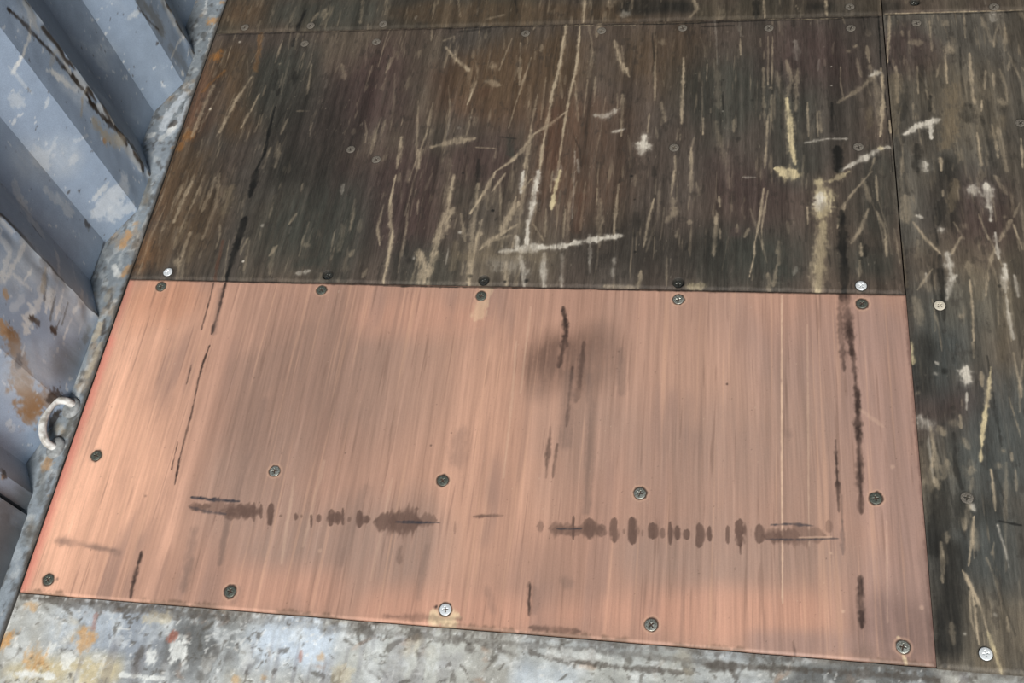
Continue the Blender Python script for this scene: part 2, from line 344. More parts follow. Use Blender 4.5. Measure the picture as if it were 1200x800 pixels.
MARKS['B'] = [
 ('zoP',0.0765,0.5,[(1.1786,0.9519),(1.1875,0.9516),(1.1964,0.9513)]),
 ('zoT',0.1452,0.35,[(1.2661,0.8435),(1.2661,0.8435),(1.2661,0.8435)]),
 ('zoP',0.0905,0.5,[(1.2719,0.6572),(1.2698,0.6361),(1.2678,0.6154)]),
 ('zoP',0.083,0.6,[(1.1847,0.3365),(1.1993,0.3372),(1.2138,0.3378)]),
 ('zoS',0.0847,0.7,[(1.1943,0.4046),(1.1929,0.3867),(1.1915,0.369)]),
 ('zoS',0.0868,0.6,[(1.222,0.4793),(1.222,0.4793),(1.222,0.4793)]),
 ('zoT',0.1091,0.3,[(1.2594,0.5308),(1.2585,0.5211),(1.2575,0.5114)]),
 ('zoS',0.097,0.6,[(1.2071,0.1658),(1.2139,0.1662),(1.2207,0.1667)]),
 ('zoS',0.0789,0.5,[(1.2498,0.2343),(1.2498,0.2343),(1.2498,0.2343)]),
 ('zoT',0.0603,0.35,[(1.1722,0.2538),(1.1703,0.2297),(1.1685,0.206)]),
 ('zoT',0.0739,0.4,[(1.2142,0.0438),(1.2206,0.0443),(1.2271,0.0448)]),
 ('zoK',0.0265,0.75,[(1.1843,0.1358),(1.1796,0.0807),(1.1751,0.0278)]),
 ('zoK',0.0237,0.6,[(1.1804,0.231),(1.1767,0.1855),(1.1732,0.1416)]),
 ('zoK',0.0297,0.5,[(1.1794,0.4186),(1.177,0.3861),(1.1746,0.3543)]),
 ('zoS',0.1007,0.6,[(1.2354,0.2874),(1.2346,0.2792),(1.2338,0.271)]),
 ('zoK',0.039,0.45,[(1.2121,0.1877),(1.2257,0.1886),(1.2393,0.1894)]),
 ('zoK',0.0324,0.5,[(1.2318,0.7241),(1.2275,0.6738),(1.2234,0.625)]),
 ('zoS',0.0572,0.5,[(1.2526,0.1698),(1.2501,0.1474),(1.2477,0.1254)]),
 ('zoS',0.0609,0.5,[(1.2718,0.3452),(1.2699,0.3282),(1.2681,0.3114)]),
 ('L',0.0048,0.8125,[(1.1699,1.0322),(1.1646,0.9708),(1.1606,0.9295)]),
 ('L',0.0046,0.625,[(1.1728,0.9201),(1.1713,0.8452)]),
 ('T',0.0185,0.4,[(1.1683,0.8978),(1.1661,0.8366),(1.1614,0.786)]),
 ('W',0.0091,0.875,[(1.1764,0.7817),(1.1957,0.7981),(1.2269,0.8103)]),
 ('W',0.0052,0.9375,[(1.2139,0.7979),(1.2135,0.7731)]),
 ('W',0.0113,0.75,[(1.2108,0.7979)]),
 ('T',0.0226,0.6,[(1.2539,0.8782),(1.245,0.81),(1.2319,0.7607)]),
 ('L',0.0035,0.875,[(1.2472,0.9452),(1.2451,0.8828)]),
 ('L',0.0045,0.75,[(1.2831,0.9442),(1.2794,0.8561),(1.2808,0.839)]),
 ('L',0.0035,0.5625,[(1.2289,1.0156),(1.2287,0.9503)]),
 ('W',0.011,0.5625,[(1.3297,1.0497),(1.3242,1.0119)]),
 ('L',0.0042,0.625,[(1.34,0.9973),(1.3345,0.9471)]),
 ('L',0.0062,0.4375,[(1.3079,1.022),(1.3201,0.9566)]),
 ('L',0.0045,0.75,[(1.2916,0.8473),(1.2886,0.8262)]),
 ('L',0.0044,0.75,[(1.2786,0.7848),(1.2781,0.7205)]),
 ('L',0.0036,0.75,[(1.3009,0.801),(1.3029,0.7362)]),
 ('L',0.0032,0.75,[(1.3374,0.772),(1.3338,0.7164)]),
 ('L',0.0051,0.75,[(1.2234,0.7365),(1.2226,0.7127)]),
 ('W',0.0111,0.625,[(1.2011,0.7286),(1.2014,0.7127)]),
 ('L',0.0149,0.5625,[(1.2544,0.9564)]),
 ('L',0.0176,0.375,[(1.2526,1.0099)]),
 ('L',0.0027,0.5625,[(1.2043,0.9193),(1.2018,0.8619)]),
 ('D',0.0046,0.63,[(1.2184,0.8573),(1.2161,0.8273)]),
 ('D',0.018,0.36,[(1.2699,0.8349),(1.2675,0.8097)]),
 ('D',0.0118,0.495,[(1.1931,0.761),(1.1896,0.7127)]),
 ('D',0.0168,0.36,[(1.1814,0.858),(1.1752,0.811)]),
 ('D',0.0124,0.315,[(1.2106,0.9191),(1.2083,0.888)]),
 ('L',0.0034,0.375,[(1.1929,0.8448),(1.1905,0.8108)]),
 ('L',0.0112,0.375,[(1.3202,0.8426)]),
 ('L',0.0034,0.4375,[(1.3382,0.9246),(1.3347,0.907)]),
 ('L',0.0039,0.4375,[(1.2375,0.9229),(1.2307,0.8963)]),
 ('T',0.0176,0.35,[(1.3136,0.8091),(1.3013,0.7764)]),
 ('L',0.0119,0.375,[(1.1951,0.9698),(1.2143,0.9692)]),
 ('W',0.0148,0.375,[(1.1994,0.7246)]),
 ('L',0.0031,0.375,[(1.2825,1.023),(1.2798,0.9763)]),
 ('L',0.0034,0.5,[(1.3027,0.9078),(1.2973,0.8687)]),
 ('L',0.003,0.5,[(1.313,0.9032),(1.3109,0.8684)]),
 ('D',0.002,0.9,[(1.1555,0.7128),(1.1552,0.6352),(1.1573,0.5329),(1.1569,0.5015)]),
 ('T',0.0056,0.4,[(1.1579,0.5869),(1.1615,0.512)]),
 ('L',0.0039,0.75,[(1.1773,0.6204),(1.1923,0.591),(1.2101,0.5659)]),
 ('W',0.0065,0.75,[(1.1839,0.6317),(1.1908,0.628)]),
 ('W',0.0092,1,[(1.2129,0.6078)]),
 ('W',0.009,0.6875,[(1.2185,0.5661),(1.2213,0.5272),(1.211,0.4925)]),
 ('L',0.0045,0.625,[(1.2392,0.5953),(1.2241,0.5662)]),
 ('L',0.0032,0.5,[(1.2316,0.6209),(1.2431,0.5917)]),
 ('L',0.0028,0.6875,[(1.2656,0.6361),(1.275,0.5903)]),
 ('W',0.0158,0.9375,[(1.2644,0.6835),(1.2635,0.6739)]),
 ('W',0.0163,1,[(1.2825,0.6835),(1.2809,0.6474)]),
 ('W',0.0049,0.75,[(1.2837,0.6475),(1.2806,0.6232)]),
 ('L',0.0064,0.5,[(1.2939,0.7048),(1.3073,0.6702)]),
 ('L',0.0059,0.5,[(1.308,0.6253),(1.2887,0.5887)]),
 ('L',0.0031,0.75,[(1.3099,0.618),(1.3174,0.5748)]),
 ('W',0.0051,0.75,[(1.2847,0.6031),(1.2849,0.5601)]),
 ('L',0.0038,0.625,[(1.2803,0.5742),(1.2684,0.5387),(1.2622,0.4989)]),
 ('W',0.0084,0.875,[(1.2914,0.5496),(1.2879,0.5046)]),
 ('W',0.0043,0.8125,[(1.2875,0.5012),(1.2871,0.4611),(1.2891,0.4318)]),
 ('W',0.005,0.625,[(1.3017,0.5324),(1.3032,0.4982)]),
 ('L',0.0034,0.75,[(1.2438,0.5242),(1.2434,0.4765),(1.2401,0.4285)]),
 ('W',0.0045,0.625,[(1.188,0.5336),(1.187,0.5195)]),
 ('T',0.0129,0.5,[(1.2408,0.6931),(1.2307,0.6433)]),
 ('W',0.0052,0.75,[(1.2189,0.522),(1.2279,0.5309)]),
 ('D',0.0086,0.405,[(1.2144,0.6546),(1.21,0.617)]),
 ('D',0.0082,0.63,[(1.2084,0.5623),(1.2075,0.534),(1.2069,0.4924),(1.2054,0.4587)]),
 ('D',0.0034,0.6,[(1.2065,0.6095),(1.2085,0.5803)]),
 ('L',0.0144,0.4375,[(1.1717,0.6658),(1.1687,0.6203)]),
 ('L',0.0033,0.5,[(1.2221,0.6776),(1.2211,0.6661)]),
 ('L',0.0056,0.5,[(1.3002,0.6308)]),
 ('L',0.0103,0.375,[(1.1827,0.537),(1.1915,0.5058)]),
 ('L',0.0106,0.3125,[(1.2451,0.6137)]),
 ('L',0.0031,0.5,[(1.3225,0.6552),(1.3112,0.6291)]),
 ('D',0.0043,0.54,[(1.2809,0.5147)]),
 ('W',0.0104,0.4375,[(1.217,0.5482)]),
 ('T',0.0162,0.3,[(1.2602,0.5385),(1.2504,0.4935)]),
 ('L',0.0031,0.4375,[(1.1969,0.5408),(1.1749,0.5054)]),
 ('L',0.0067,0.4375,[(1.2276,0.466)]),
 ('L',0.0136,0.3125,[(1.1711,0.4915),(1.1765,0.4511)]),
 ('W',0.013,0.9375,[(1.2268,0.3849),(1.2256,0.366)]),
 ('W',0.0032,0.625,[(1.2242,0.3505),(1.2214,0.326)]),
 ('Y',0.0041,0.9375,[(1.2572,0.3892),(1.2488,0.3454),(1.2371,0.291),(1.2318,0.2559)]),
 ('L',0.0083,0.5,[(1.2526,0.3702),(1.2463,0.3332)]),
 ('L',0.0055,0.5625,[(1.2448,0.3824),(1.2439,0.3606)]),
 ('W',0.0161,0.625,[(1.1662,0.3114),(1.1716,0.2966)]),
 ('L',0.007,0.625,[(1.186,0.3003),(1.1914,0.2887)]),
 ('L',0.0041,0.625,[(1.213,0.3181),(1.2127,0.3001)]),
 ('L',0.0101,0.5,[(1.215,0.284),(1.219,0.2725)]),
 ('L',0.0035,0.625,[(1.1749,0.2572),(1.1739,0.2442)]),
 ('L',0.005,0.625,[(1.1753,0.23),(1.1792,0.2161)]),
 ('L',0.0031,0.75,[(1.2424,0.2451),(1.2429,0.2339),(1.2419,0.191)]),
 ('L',0.0035,0.625,[(1.2869,0.4124),(1.2897,0.3472)]),
 ('L',0.0028,0.5625,[(1.2744,0.3466),(1.2819,0.2903)]),
 ('L',0.0068,0.5,[(1.2203,0.2467),(1.2182,0.2381)]),
 ('L',0.0028,0.625,[(1.2691,0.2694),(1.2683,0.2579)]),
 ('Y',0.005,0.75,[(1.1616,0.4243),(1.162,0.3919)]),
 ('D',0.005,0.54,[(1.2031,0.2922),(1.2013,0.2428),(1.2065,0.2177)]),
 ('L',0.0062,0.4375,[(1.2588,0.2717)]),
 ('L',0.0062,0.375,[(1.2516,0.2513)]),
 ('L',0.0083,0.4375,[(1.2044,0.3072)]),
 ('W',0.0036,0.625,[(1.1896,0.3945),(1.1932,0.3899)]),
 ('W',0.0053,0.5,[(1.1882,0.377)]),
 ('L',0.0046,0.375,[(1.1637,0.3479)]),
 ('L',0.0094,0.375,[(1.1923,0.2538),(1.1853,0.2306)]),
 ('D',0.0063,0.45,[(1.2003,0.3807)]),
 ('D',0.0057,0.45,[(1.2062,0.3283)]),
 ('W',0.0061,0.625,[(1.2124,0.2014),(1.2187,0.1909)]),
 ('L',0.0125,0.3125,[(1.1712,0.2411),(1.169,0.2127)]),
 ('L',0.003,0.375,[(1.2386,0.4268),(1.2375,0.4011)]),
 ('L',0.0027,0.4375,[(1.2708,0.2467),(1.2688,0.2186)]),
 ('L',0.0039,0.75,[(1.2167,0.1826),(1.2112,0.1501),(1.2048,0.1208)]),
 ('L',0.0035,0.75,[(1.2041,0.1002),(1.2066,0.0777),(1.2068,0.0432),(1.2077,0.0288)]),
 ('L',0.0038,0.8125,[(1.1972,0.1151),(1.205,0.0978),(1.2141,0.0708),(1.2183,0.0441)]),
 ('Y',0.0037,0.8125,[(1.2183,0.0441),(1.2245,0.0158),(1.2292,-0.0025)]),
 ('L',0.0026,0.625,[(1.2031,0.09),(1.2013,0.0574),(1.207,0.0335)]),
 ('W',0.0039,0.75,[(1.2422,0.1734),(1.2474,0.1446),(1.2496,0.1214)]),
 ('L',0.0039,0.5625,[(1.1761,0.1477),(1.1744,0.0981)]),
 ('L',0.0032,0.5,[(1.2409,0.063),(1.2413,0.046)]),
 ('D',0.0026,0.7,[(1.244,0.1789),(1.2698,0.1747)]),
 ('T',0.0204,0.4,[(1.2083,0.0121),(1.2303,0.0069)]),
 ('W',0.0035,0.625,[(1.1927,0.0396)]),
 ('D',0.0033,0.45,[(1.2085,0.0729)]),
 ('W',0.0029,0.5,[(1.2284,0.0645)]),
 ('D',0.0115,0.45,[(1.1662,0.0254),(1.1688,0.0017)]),
 ('L',0.0052,0.375,[(1.1798,0.0508),(1.18,0.0265)]),
 ('L',0.003,0.375,[(1.2364,0.1518),(1.2323,0.1357)]),
 ('D',0.0097,0.405,[(1.1689,0.1796),(1.17,0.1314)]),
 ('D',0.0094,0.405,[(1.171,0.07),(1.1689,0.0451)]),
 ('L',0.0067,0.375,[(1.1845,0.1616),(1.1834,0.1482)]),
 ('L',0.0034,0.4375,[(1.2135,0.0413),(1.2134,0.0292)]),
 ('T',0.0178,0.35,[(1.2555,0.8609),(1.2372,0.7606)]),
 ('L',0.0086,0.4375,[(1.3089,0.7927),(1.3119,0.7126)]),
 ('L',0.0063,0.5,[(1.1757,0.2998),(1.1803,0.2303)]),
 ('L',0.0073,0.4375,[(1.2202,0.2326),(1.2042,0.1656)]),
 ('T',0.013,0.3,[(1.2911,0.5218),(1.2728,0.4024)]),
]
MARKS['C'] = [
 ('zoN',0.0456,0.5,[(0.3451,1.0706),(0.546,1.0624),(0.7382,1.0546)]),
 ('zoG',0.059,0.6,[(0.1275,1.0794),(0.1992,1.0765),(0.2697,1.0736)]),
 ('zoN',0.068,0.7,[(0.0205,1.0837),(0.0324,1.0833),(0.0443,1.0828)]),
 ('zoK',0.0288,0.7,[(0.7453,1.0686),(0.796,1.0665),(0.846,1.0644)]),
 ('zoK',0.0325,0.8,[(1.0514,1.0557),(1.0609,1.0553),(1.0704,1.0549)]),
 ('D',0.0065,0.855,[(0.1618,1.0834),(0.1556,1.0353)]),
 ('L',0.007,0.375,[(0.2659,1.1063),(0.2735,1.0468)]),
 ('L',0.0072,0.4375,[(0.1869,1.077),(0.1794,1.0557)]),
 ('L',0.0055,0.75,[(0.6706,1.0884),(0.6729,1.0368)]),
 ('W',0.0181,0.5625,[(0.7427,1.0519)]),
 ('L',0.0057,0.375,[(0.5314,1.0578),(0.5023,1.0486)]),
 ('L',0.003,0.75,[(0.9722,1.0751),(0.9738,1.0352)]),
 ('L',0.0071,0.625,[(0.8562,1.0802),(0.8639,1.0596),(0.8521,1.04)]),
 ('L',0.0038,0.75,[(1.0715,1.0707),(1.0722,1.0361)]),
 ('D',0.0096,0.63,[(0.96,1.0756),(0.96,1.0357)]),
]
MARKS['D'] = [
 ('zoK',0.0264,0.5,[(1.1584,1.0512),(1.1677,1.0508),(1.1769,1.0504)]),
 ('L',0.0028,0.875,[(1.1569,1.0352),(1.229,1.0371),(1.3725,1.0359)]),
]
MARKS['N'] = [
 ('L',0.0077,0.4375,[(0.2664,0.507),(0.26,0.4971)]),
 ('D',0.002,0.6,[(0.0712,0.4981),(0.1782,0.4972),(0.3167,0.4965),(0.4836,0.4964)]),
 ('D',0.0019,0.7,[(0.418,0.4942),(0.6125,0.4957),(0.7985,0.4971)]),
 ('D',0.0018,0.7,[(0.7374,0.4961),(0.9179,0.4971),(1.0908,0.4985)]),
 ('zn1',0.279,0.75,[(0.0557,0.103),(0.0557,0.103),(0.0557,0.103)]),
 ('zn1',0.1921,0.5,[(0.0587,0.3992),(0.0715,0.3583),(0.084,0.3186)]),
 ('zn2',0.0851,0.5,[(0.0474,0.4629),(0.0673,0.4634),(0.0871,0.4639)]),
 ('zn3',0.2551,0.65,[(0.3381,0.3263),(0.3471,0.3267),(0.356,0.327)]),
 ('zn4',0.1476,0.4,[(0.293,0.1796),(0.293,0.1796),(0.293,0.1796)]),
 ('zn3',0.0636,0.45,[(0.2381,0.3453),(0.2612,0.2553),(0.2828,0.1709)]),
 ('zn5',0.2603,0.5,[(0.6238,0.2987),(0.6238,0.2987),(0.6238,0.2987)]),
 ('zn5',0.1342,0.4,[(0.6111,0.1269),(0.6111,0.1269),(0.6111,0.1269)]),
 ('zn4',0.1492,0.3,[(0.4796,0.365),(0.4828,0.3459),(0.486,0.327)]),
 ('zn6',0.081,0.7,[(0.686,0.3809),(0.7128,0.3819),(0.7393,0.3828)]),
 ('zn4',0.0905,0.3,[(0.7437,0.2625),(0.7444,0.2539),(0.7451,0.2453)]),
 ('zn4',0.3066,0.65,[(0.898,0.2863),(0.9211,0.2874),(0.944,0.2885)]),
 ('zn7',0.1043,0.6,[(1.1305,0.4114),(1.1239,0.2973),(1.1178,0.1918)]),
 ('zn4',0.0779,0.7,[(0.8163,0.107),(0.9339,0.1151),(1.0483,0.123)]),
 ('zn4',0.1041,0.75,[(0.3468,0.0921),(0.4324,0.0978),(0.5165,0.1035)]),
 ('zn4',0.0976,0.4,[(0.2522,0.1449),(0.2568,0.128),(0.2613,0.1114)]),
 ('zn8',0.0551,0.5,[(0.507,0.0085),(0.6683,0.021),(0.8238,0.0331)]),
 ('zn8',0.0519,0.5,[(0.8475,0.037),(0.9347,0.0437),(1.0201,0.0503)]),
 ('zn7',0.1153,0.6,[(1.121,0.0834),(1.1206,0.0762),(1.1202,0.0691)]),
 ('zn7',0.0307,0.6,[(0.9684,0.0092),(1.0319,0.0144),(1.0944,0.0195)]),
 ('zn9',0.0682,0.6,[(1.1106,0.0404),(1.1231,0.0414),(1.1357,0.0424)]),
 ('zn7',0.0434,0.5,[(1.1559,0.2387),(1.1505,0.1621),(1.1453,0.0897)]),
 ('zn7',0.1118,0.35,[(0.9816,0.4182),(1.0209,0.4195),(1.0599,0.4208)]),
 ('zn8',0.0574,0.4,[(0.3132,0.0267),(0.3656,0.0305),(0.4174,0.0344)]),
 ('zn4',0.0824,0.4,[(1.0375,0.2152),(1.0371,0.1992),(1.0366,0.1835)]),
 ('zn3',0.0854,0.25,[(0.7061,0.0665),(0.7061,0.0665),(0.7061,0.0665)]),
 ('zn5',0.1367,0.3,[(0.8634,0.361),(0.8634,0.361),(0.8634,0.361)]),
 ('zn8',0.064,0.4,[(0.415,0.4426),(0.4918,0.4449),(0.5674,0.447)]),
 ('nr',0.0176,0.7,[(0.0036,0.0037),(0.0039,0.1273),(0.004,0.2703),(0.0038,0.3854)]),
 ('nr',0.013,0.4,[(0.0042,0.3929),(0.004,0.4902)]),
 ('nl',0.0017,0.8,[(0.9948,0.4926),(0.9926,0.2909),(0.9911,0.0603)]),
 ('nl',0.0012,0.35,[(1.0282,0.4466),(1.0232,0.132)]),
 ('nl',0.0019,0.3,[(1.1155,0.1707),(1.1092,0.0453)]),
 ('nd',0.0073,0.8,[(0.6908,0.4649),(0.6995,0.4227),(0.6938,0.3676)]),
 ('nd',0.0071,0.4,[(0.7248,0.4096),(0.7245,0.3555),(0.722,0.316)]),
 ('nd',0.0047,0.55,[(0.7128,0.3684),(0.7127,0.3156),(0.7127,0.2773)]),
 ('ng',0.0182,0.4,[(0.7104,0.3549),(0.7149,0.2524)]),
 ('nd',0.0034,0.6,[(0.7024,0.2517),(0.7014,0.2029)]),
 ('nd',0.0045,0.5,[(0.6908,0.2762),(0.6924,0.2024)]),
 ('ng',0.0102,0.4,[(0.7374,0.356),(0.7466,0.254),(0.7498,0.1588)]),
 ('ng',0.0115,0.4,[(0.7769,0.3977),(0.7823,0.3316)]),
 ('ng',0.0233,0.3,[(0.5698,0.2576),(0.5705,0.22)]),
 ('nl',0.0036,0.3,[(0.6292,0.4064),(0.6341,0.3121),(0.6359,0.1992)]),
 ('nl',0.0036,0.3,[(0.6438,0.4636),(0.6444,0.3257)]),
 ('nl',0.0047,0.25,[(0.3849,0.2099),(0.3815,0.0886)]),
 ('nl',0.0034,0.25,[(0.4854,0.1906),(0.4822,0.0502)]),
 ('nl',0.0047,0.3,[(0.348,0.1827),(0.3577,0.0639)]),
 ('ng',0.0083,0.5,[(0.2665,0.1286),(0.2733,0.0579)]),
 ('ng',0.0118,0.4,[(0.2245,0.1018),(0.232,0.0207)]),
 ('ng',0.0146,0.3,[(0.2767,0.2963),(0.2719,0.1411)]),
 ('nd',0.0048,0.85,[(0.1581,0.0663),(0.1589,0.0325),(0.1619,0.0041)]),
 ('nd',0.01,0.8,[(1.0788,0.5101),(1.0822,0.455),(1.0844,0.402)]),
 ('nd',0.0073,0.8,[(1.0858,0.4086),(1.0884,0.3447),(1.0877,0.2598),(1.0861,0.1799)]),
 ('nd',0.0077,0.5,[(1.0731,0.51),(1.072,0.4213),(1.0736,0.3757)]),
 ('nd',0.0036,0.7,[(1.0592,0.2761),(1.0598,0.1782)]),
 ('nd',0.0067,0.75,[(1.0813,0.098),(1.0804,0.038)]),
 ('nd',0.0053,0.5,[(0.685,0.0628),(0.6893,0.0226)]),
 ('nd',0.0027,0.8,[(0.6863,0.0608),(0.6896,0.0205)]),
 ('ng',0.0074,0.35,[(0.6944,0.0549),(0.6965,0.0253)]),
 ('nd',0.0045,0.45,[(0.6031,0.1438),(0.6422,0.1474)]),
 ('ng',0.0087,0.3,[(0.0289,0.0732),(0.0869,0.0686),(0.127,0.0618)]),
 ('ng',0.0151,0.35,[(0.0407,0.0727)]),
 ('ng',0.0049,0.4,[(0.0769,0.0679),(0.1197,0.0649)]),
 ('nd',0.0037,0.6,[(0.0492,0.021)]),
 ('nd',0.0038,0.95,[(0.5717,0.0231)]),
 ('nd',0.0032,0.7,[(0.1399,0.1443)]),
 ('nd',0.0024,0.7,[(0.4129,0.2228)]),
 ('nd',0.003,0.7,[(0.5307,0.2404)]),
 ('nd',0.0028,0.6,[(0.9224,0.3504)]),
 ('nd',0.0035,0.6,[(0.7747,0.3949)]),
 ('nc',0.0173,0.7,[(0.5735,0.0115),(0.5722,0.0061)]),
 ('nc',0.0193,0.75,[(0.5897,0.0127),(0.5911,0.0033)]),
 ('nc',0.0037,0.9,[(1.124,0.0113),(1.127,0.0001)]),
 ('nc',0.0038,0.7,[(1.1205,0.0294)]),
 ('ng',0.0246,0.4,[(1.0885,0.0093),(1.079,0.0076)]),
 ('ng',0.0204,0.25,[(1.1587,0.1412),(1.1562,0.0101)]),
 ('ng',0.0112,0.3,[(1.1146,0.0086)]),
 ('nd',0.0066,0.25,[(0.6051,0.0108),(0.5072,0.0063)]),
 ('nd',0.0052,0.4,[(0.691,0.0071),(0.7537,0.0069)]),
 ('nd',0.0038,0.35,[(1.0022,0.0149),(1.0048,-0.0006)]),
 ('nd',0.0067,0.35,[(0.5135,0.0975),(0.5151,0.0749)]),
 ('ng',0.0088,0.25,[(0.5473,0.0998),(0.5469,0.0331)]),
 ('ng',0.0107,0.25,[(0.6323,0.0503),(0.6443,0.0244)]),
 ('ng',0.0127,0.3,[(0.7273,0.0681),(0.7362,0.0644)]),
 ('nl',0.0039,0.4,[(1.0601,0.0554)]),
 ('nl',0.0048,0.4,[(1.1484,0.0663)]),
 ('nl',0.004,0.5,[(1.0489,0.1252)]),
 ('nl',0.0051,0.3,[(1.1268,0.2421)]),
 ('nl',0.0046,0.3,[(0.406,0.0845)]),
 ('ng',0.0114,0.25,[(0.4523,0.1764),(0.4382,0.0695)]),
 ('ng',0.0191,0.25,[(0.232,0.0207),(0.2341,0.0552)]),
 ('ng',0.0116,0.3,[(0.308,0.0263),(0.3065,0.0094)]),
 ('ng',0.0107,0.25,[(0.9969,0.285),(1.0021,0.2792)]),
 ('nc',0.0176,0.3,[(0.5749,0.4911),(0.568,0.447)]),
 ('nl',0.0052,0.25,[(1.0915,0.3201),(1.1187,0.297)]),
 ('nd',0.003,0.85,[(0.168,0.3836),(0.1662,0.351),(0.1668,0.3227),(0.1693,0.3019)]),
 ('nd',0.0029,0.9,[(0.1693,0.3019),(0.1715,0.2678),(0.1723,0.231),(0.1737,0.1984),(0.1776,0.1635)]),
 ('nd',0.0025,0.7,[(0.1636,0.2273),(0.1663,0.1851)]),
 ('nd',0.002,0.7,[(0.1488,0.3504),(0.1502,0.3185)]),
 ('nd',0.0053,0.45,[(0.1662,0.351),(0.1668,0.3192)]),
 ('nd',0.0048,0.85,[(0.164,0.495),(0.1655,0.4659),(0.1668,0.4355),(0.1658,0.4038)]),
 ('nd',0.0028,0.7,[(0.1447,0.4945),(0.1467,0.4578),(0.1477,0.4106)]),
 ('ng',0.0089,0.35,[(0.1596,0.4812),(0.1698,0.4057)]),
 ('ne',0.0174,0.4,[(0.2127,0.1319),(0.2475,0.1341),(0.282,0.1362)]),
 ('ne',0.0214,0.45,[(0.2539,0.1282),(0.2733,0.1294),(0.2926,0.1306)]),
 ('ne',0.0158,0.5,[(0.2701,0.1285),(0.2715,0.1231),(0.2729,0.1178)]),
 ('ne',0.0226,0.5,[(0.2816,0.1307),(0.2903,0.1312),(0.2989,0.1317)]),
 ('ne',0.0055,0.6,[(0.2992,0.1441),(0.3026,0.1306),(0.306,0.1172)]),
 ('ne',0.0048,0.7,[(0.3096,0.1428),(0.3121,0.1326),(0.3147,0.1224)]),
 ('ne',0.0102,0.85,[(0.3235,0.1443),(0.3272,0.1287),(0.331,0.1133)]),
 ('ne',0.0041,0.5,[(0.3408,0.1294),(0.3412,0.1279),(0.3415,0.1263)]),
 ('ne',0.0047,0.7,[(0.3616,0.133),(0.3627,0.1282),(0.3637,0.1235)]),
 ('ne',0.0027,0.5,[(0.37,0.1319),(0.3706,0.1294),(0.3711,0.1269)]),
 ('ne',0.004,0.8,[(0.3835,0.1325),(0.3854,0.1236),(0.3874,0.1148)]),
 ('ne',0.006,0.7,[(0.3939,0.133),(0.395,0.1279),(0.3961,0.1228)]),
 ('ne',0.01,0.8,[(0.4095,0.1407),(0.4118,0.1296),(0.4141,0.1187)]),
 ('ne',0.0086,0.7,[(0.4193,0.1388),(0.4211,0.1302),(0.4229,0.1217)]),
 ('ne',0.0043,0.8,[(0.4253,0.1442),(0.4277,0.1323),(0.4301,0.1206)]),
 ('ne',0.0053,0.5,[(0.4361,0.1325),(0.4368,0.1289),(0.4375,0.1253)]),
 ('ne',0.0099,0.8,[(0.4489,0.1421),(0.4512,0.1305),(0.4535,0.1189)]),
 ('ne',0.0086,0.7,[(0.4602,0.1357),(0.4612,0.1304),(0.4622,0.1252)]),
 ('ne',0.0216,0.55,[(0.474,0.1292),(0.4871,0.1301),(0.5002,0.1309)]),
 ('ne',0.0358,0.6,[(0.4946,0.1306),(0.5131,0.1317),(0.5316,0.1329)]),
 ('ne',0.0181,0.5,[(0.5265,0.1336),(0.5405,0.1345),(0.5544,0.1354)]),
 ('ne',0.0059,0.5,[(0.5256,0.151),(0.5259,0.1492),(0.5262,0.1475)]),
 ('ne',0.0038,0.25,[(0.5791,0.1362),(0.5804,0.1272),(0.5817,0.1182)]),
 ('ne',0.0192,0.5,[(0.2636,0.1288),(0.287,0.1303),(0.3103,0.1318)]),
 ('ne',0.0119,0.45,[(0.2072,0.133),(0.2228,0.1339),(0.2384,0.1349)]),
 ('ne',0.024,0.45,[(0.2991,0.1376),(0.3009,0.1305),(0.3027,0.1234)]),
 ('ne',0.02,0.6,[(0.4159,0.136),(0.4171,0.13),(0.4184,0.124)]),
 ('ne',0.0132,0.5,[(0.4513,0.1298),(0.4572,0.1302),(0.4632,0.1306)]),
 ('ne',0.0261,0.5,[(0.4723,0.1278),(0.5036,0.1298),(0.5347,0.1318)]),
 ('ne',0.0138,0.4,[(0.6877,0.1357),(0.6917,0.1359),(0.6956,0.1362)]),
 ('ne',0.0214,0.45,[(0.7041,0.1339),(0.713,0.1345),(0.7218,0.1351)]),
 ('ne',0.0046,0.8,[(0.7329,0.1524),(0.7342,0.1367),(0.7356,0.1211)]),
 ('ne',0.0228,0.4,[(0.7336,0.1398),(0.7342,0.1327),(0.7348,0.1256)]),
 ('ne',0.0167,0.7,[(0.753,0.1503),(0.7539,0.138),(0.7549,0.1257)]),
 ('ne',0.0173,0.5,[(0.7695,0.1432),(0.77,0.1358),(0.7706,0.1285)]),
 ('ne',0.0098,0.75,[(0.7851,0.153),(0.7862,0.1369),(0.7872,0.121)]),
 ('ne',0.0034,0.4,[(0.798,0.1397),(0.7983,0.1361),(0.7985,0.1325)]),
 ('ne',0.0127,0.85,[(0.8076,0.1554),(0.8087,0.1376),(0.8097,0.12)]),
 ('ne',0.0033,0.4,[(0.8213,0.1397),(0.8215,0.1357),(0.8217,0.1317)]),
 ('ne',0.0104,0.8,[(0.8334,0.15),(0.8339,0.1392),(0.8345,0.1286)]),
 ('ne',0.0059,0.55,[(0.846,0.1435),(0.8463,0.1369),(0.8466,0.1304)]),
 ('ne',0.0055,0.8,[(0.8553,0.1528),(0.8559,0.1375),(0.8565,0.1225)]),
 ('ne',0.0066,0.85,[(0.8643,0.148),(0.8647,0.1385),(0.865,0.1291)]),
 ('ne',0.0088,0.8,[(0.8763,0.144),(0.8765,0.1373),(0.8767,0.1307)]),
 ('ne',0.0117,0.8,[(0.8908,0.1522),(0.8912,0.1368),(0.8916,0.1215)]),
 ('ne',0.0066,0.8,[(0.904,0.1498),(0.9042,0.1399),(0.9045,0.1302)]),
 ('ne',0.0044,0.8,[(0.9259,0.1521),(0.926,0.1402),(0.9262,0.1285)]),
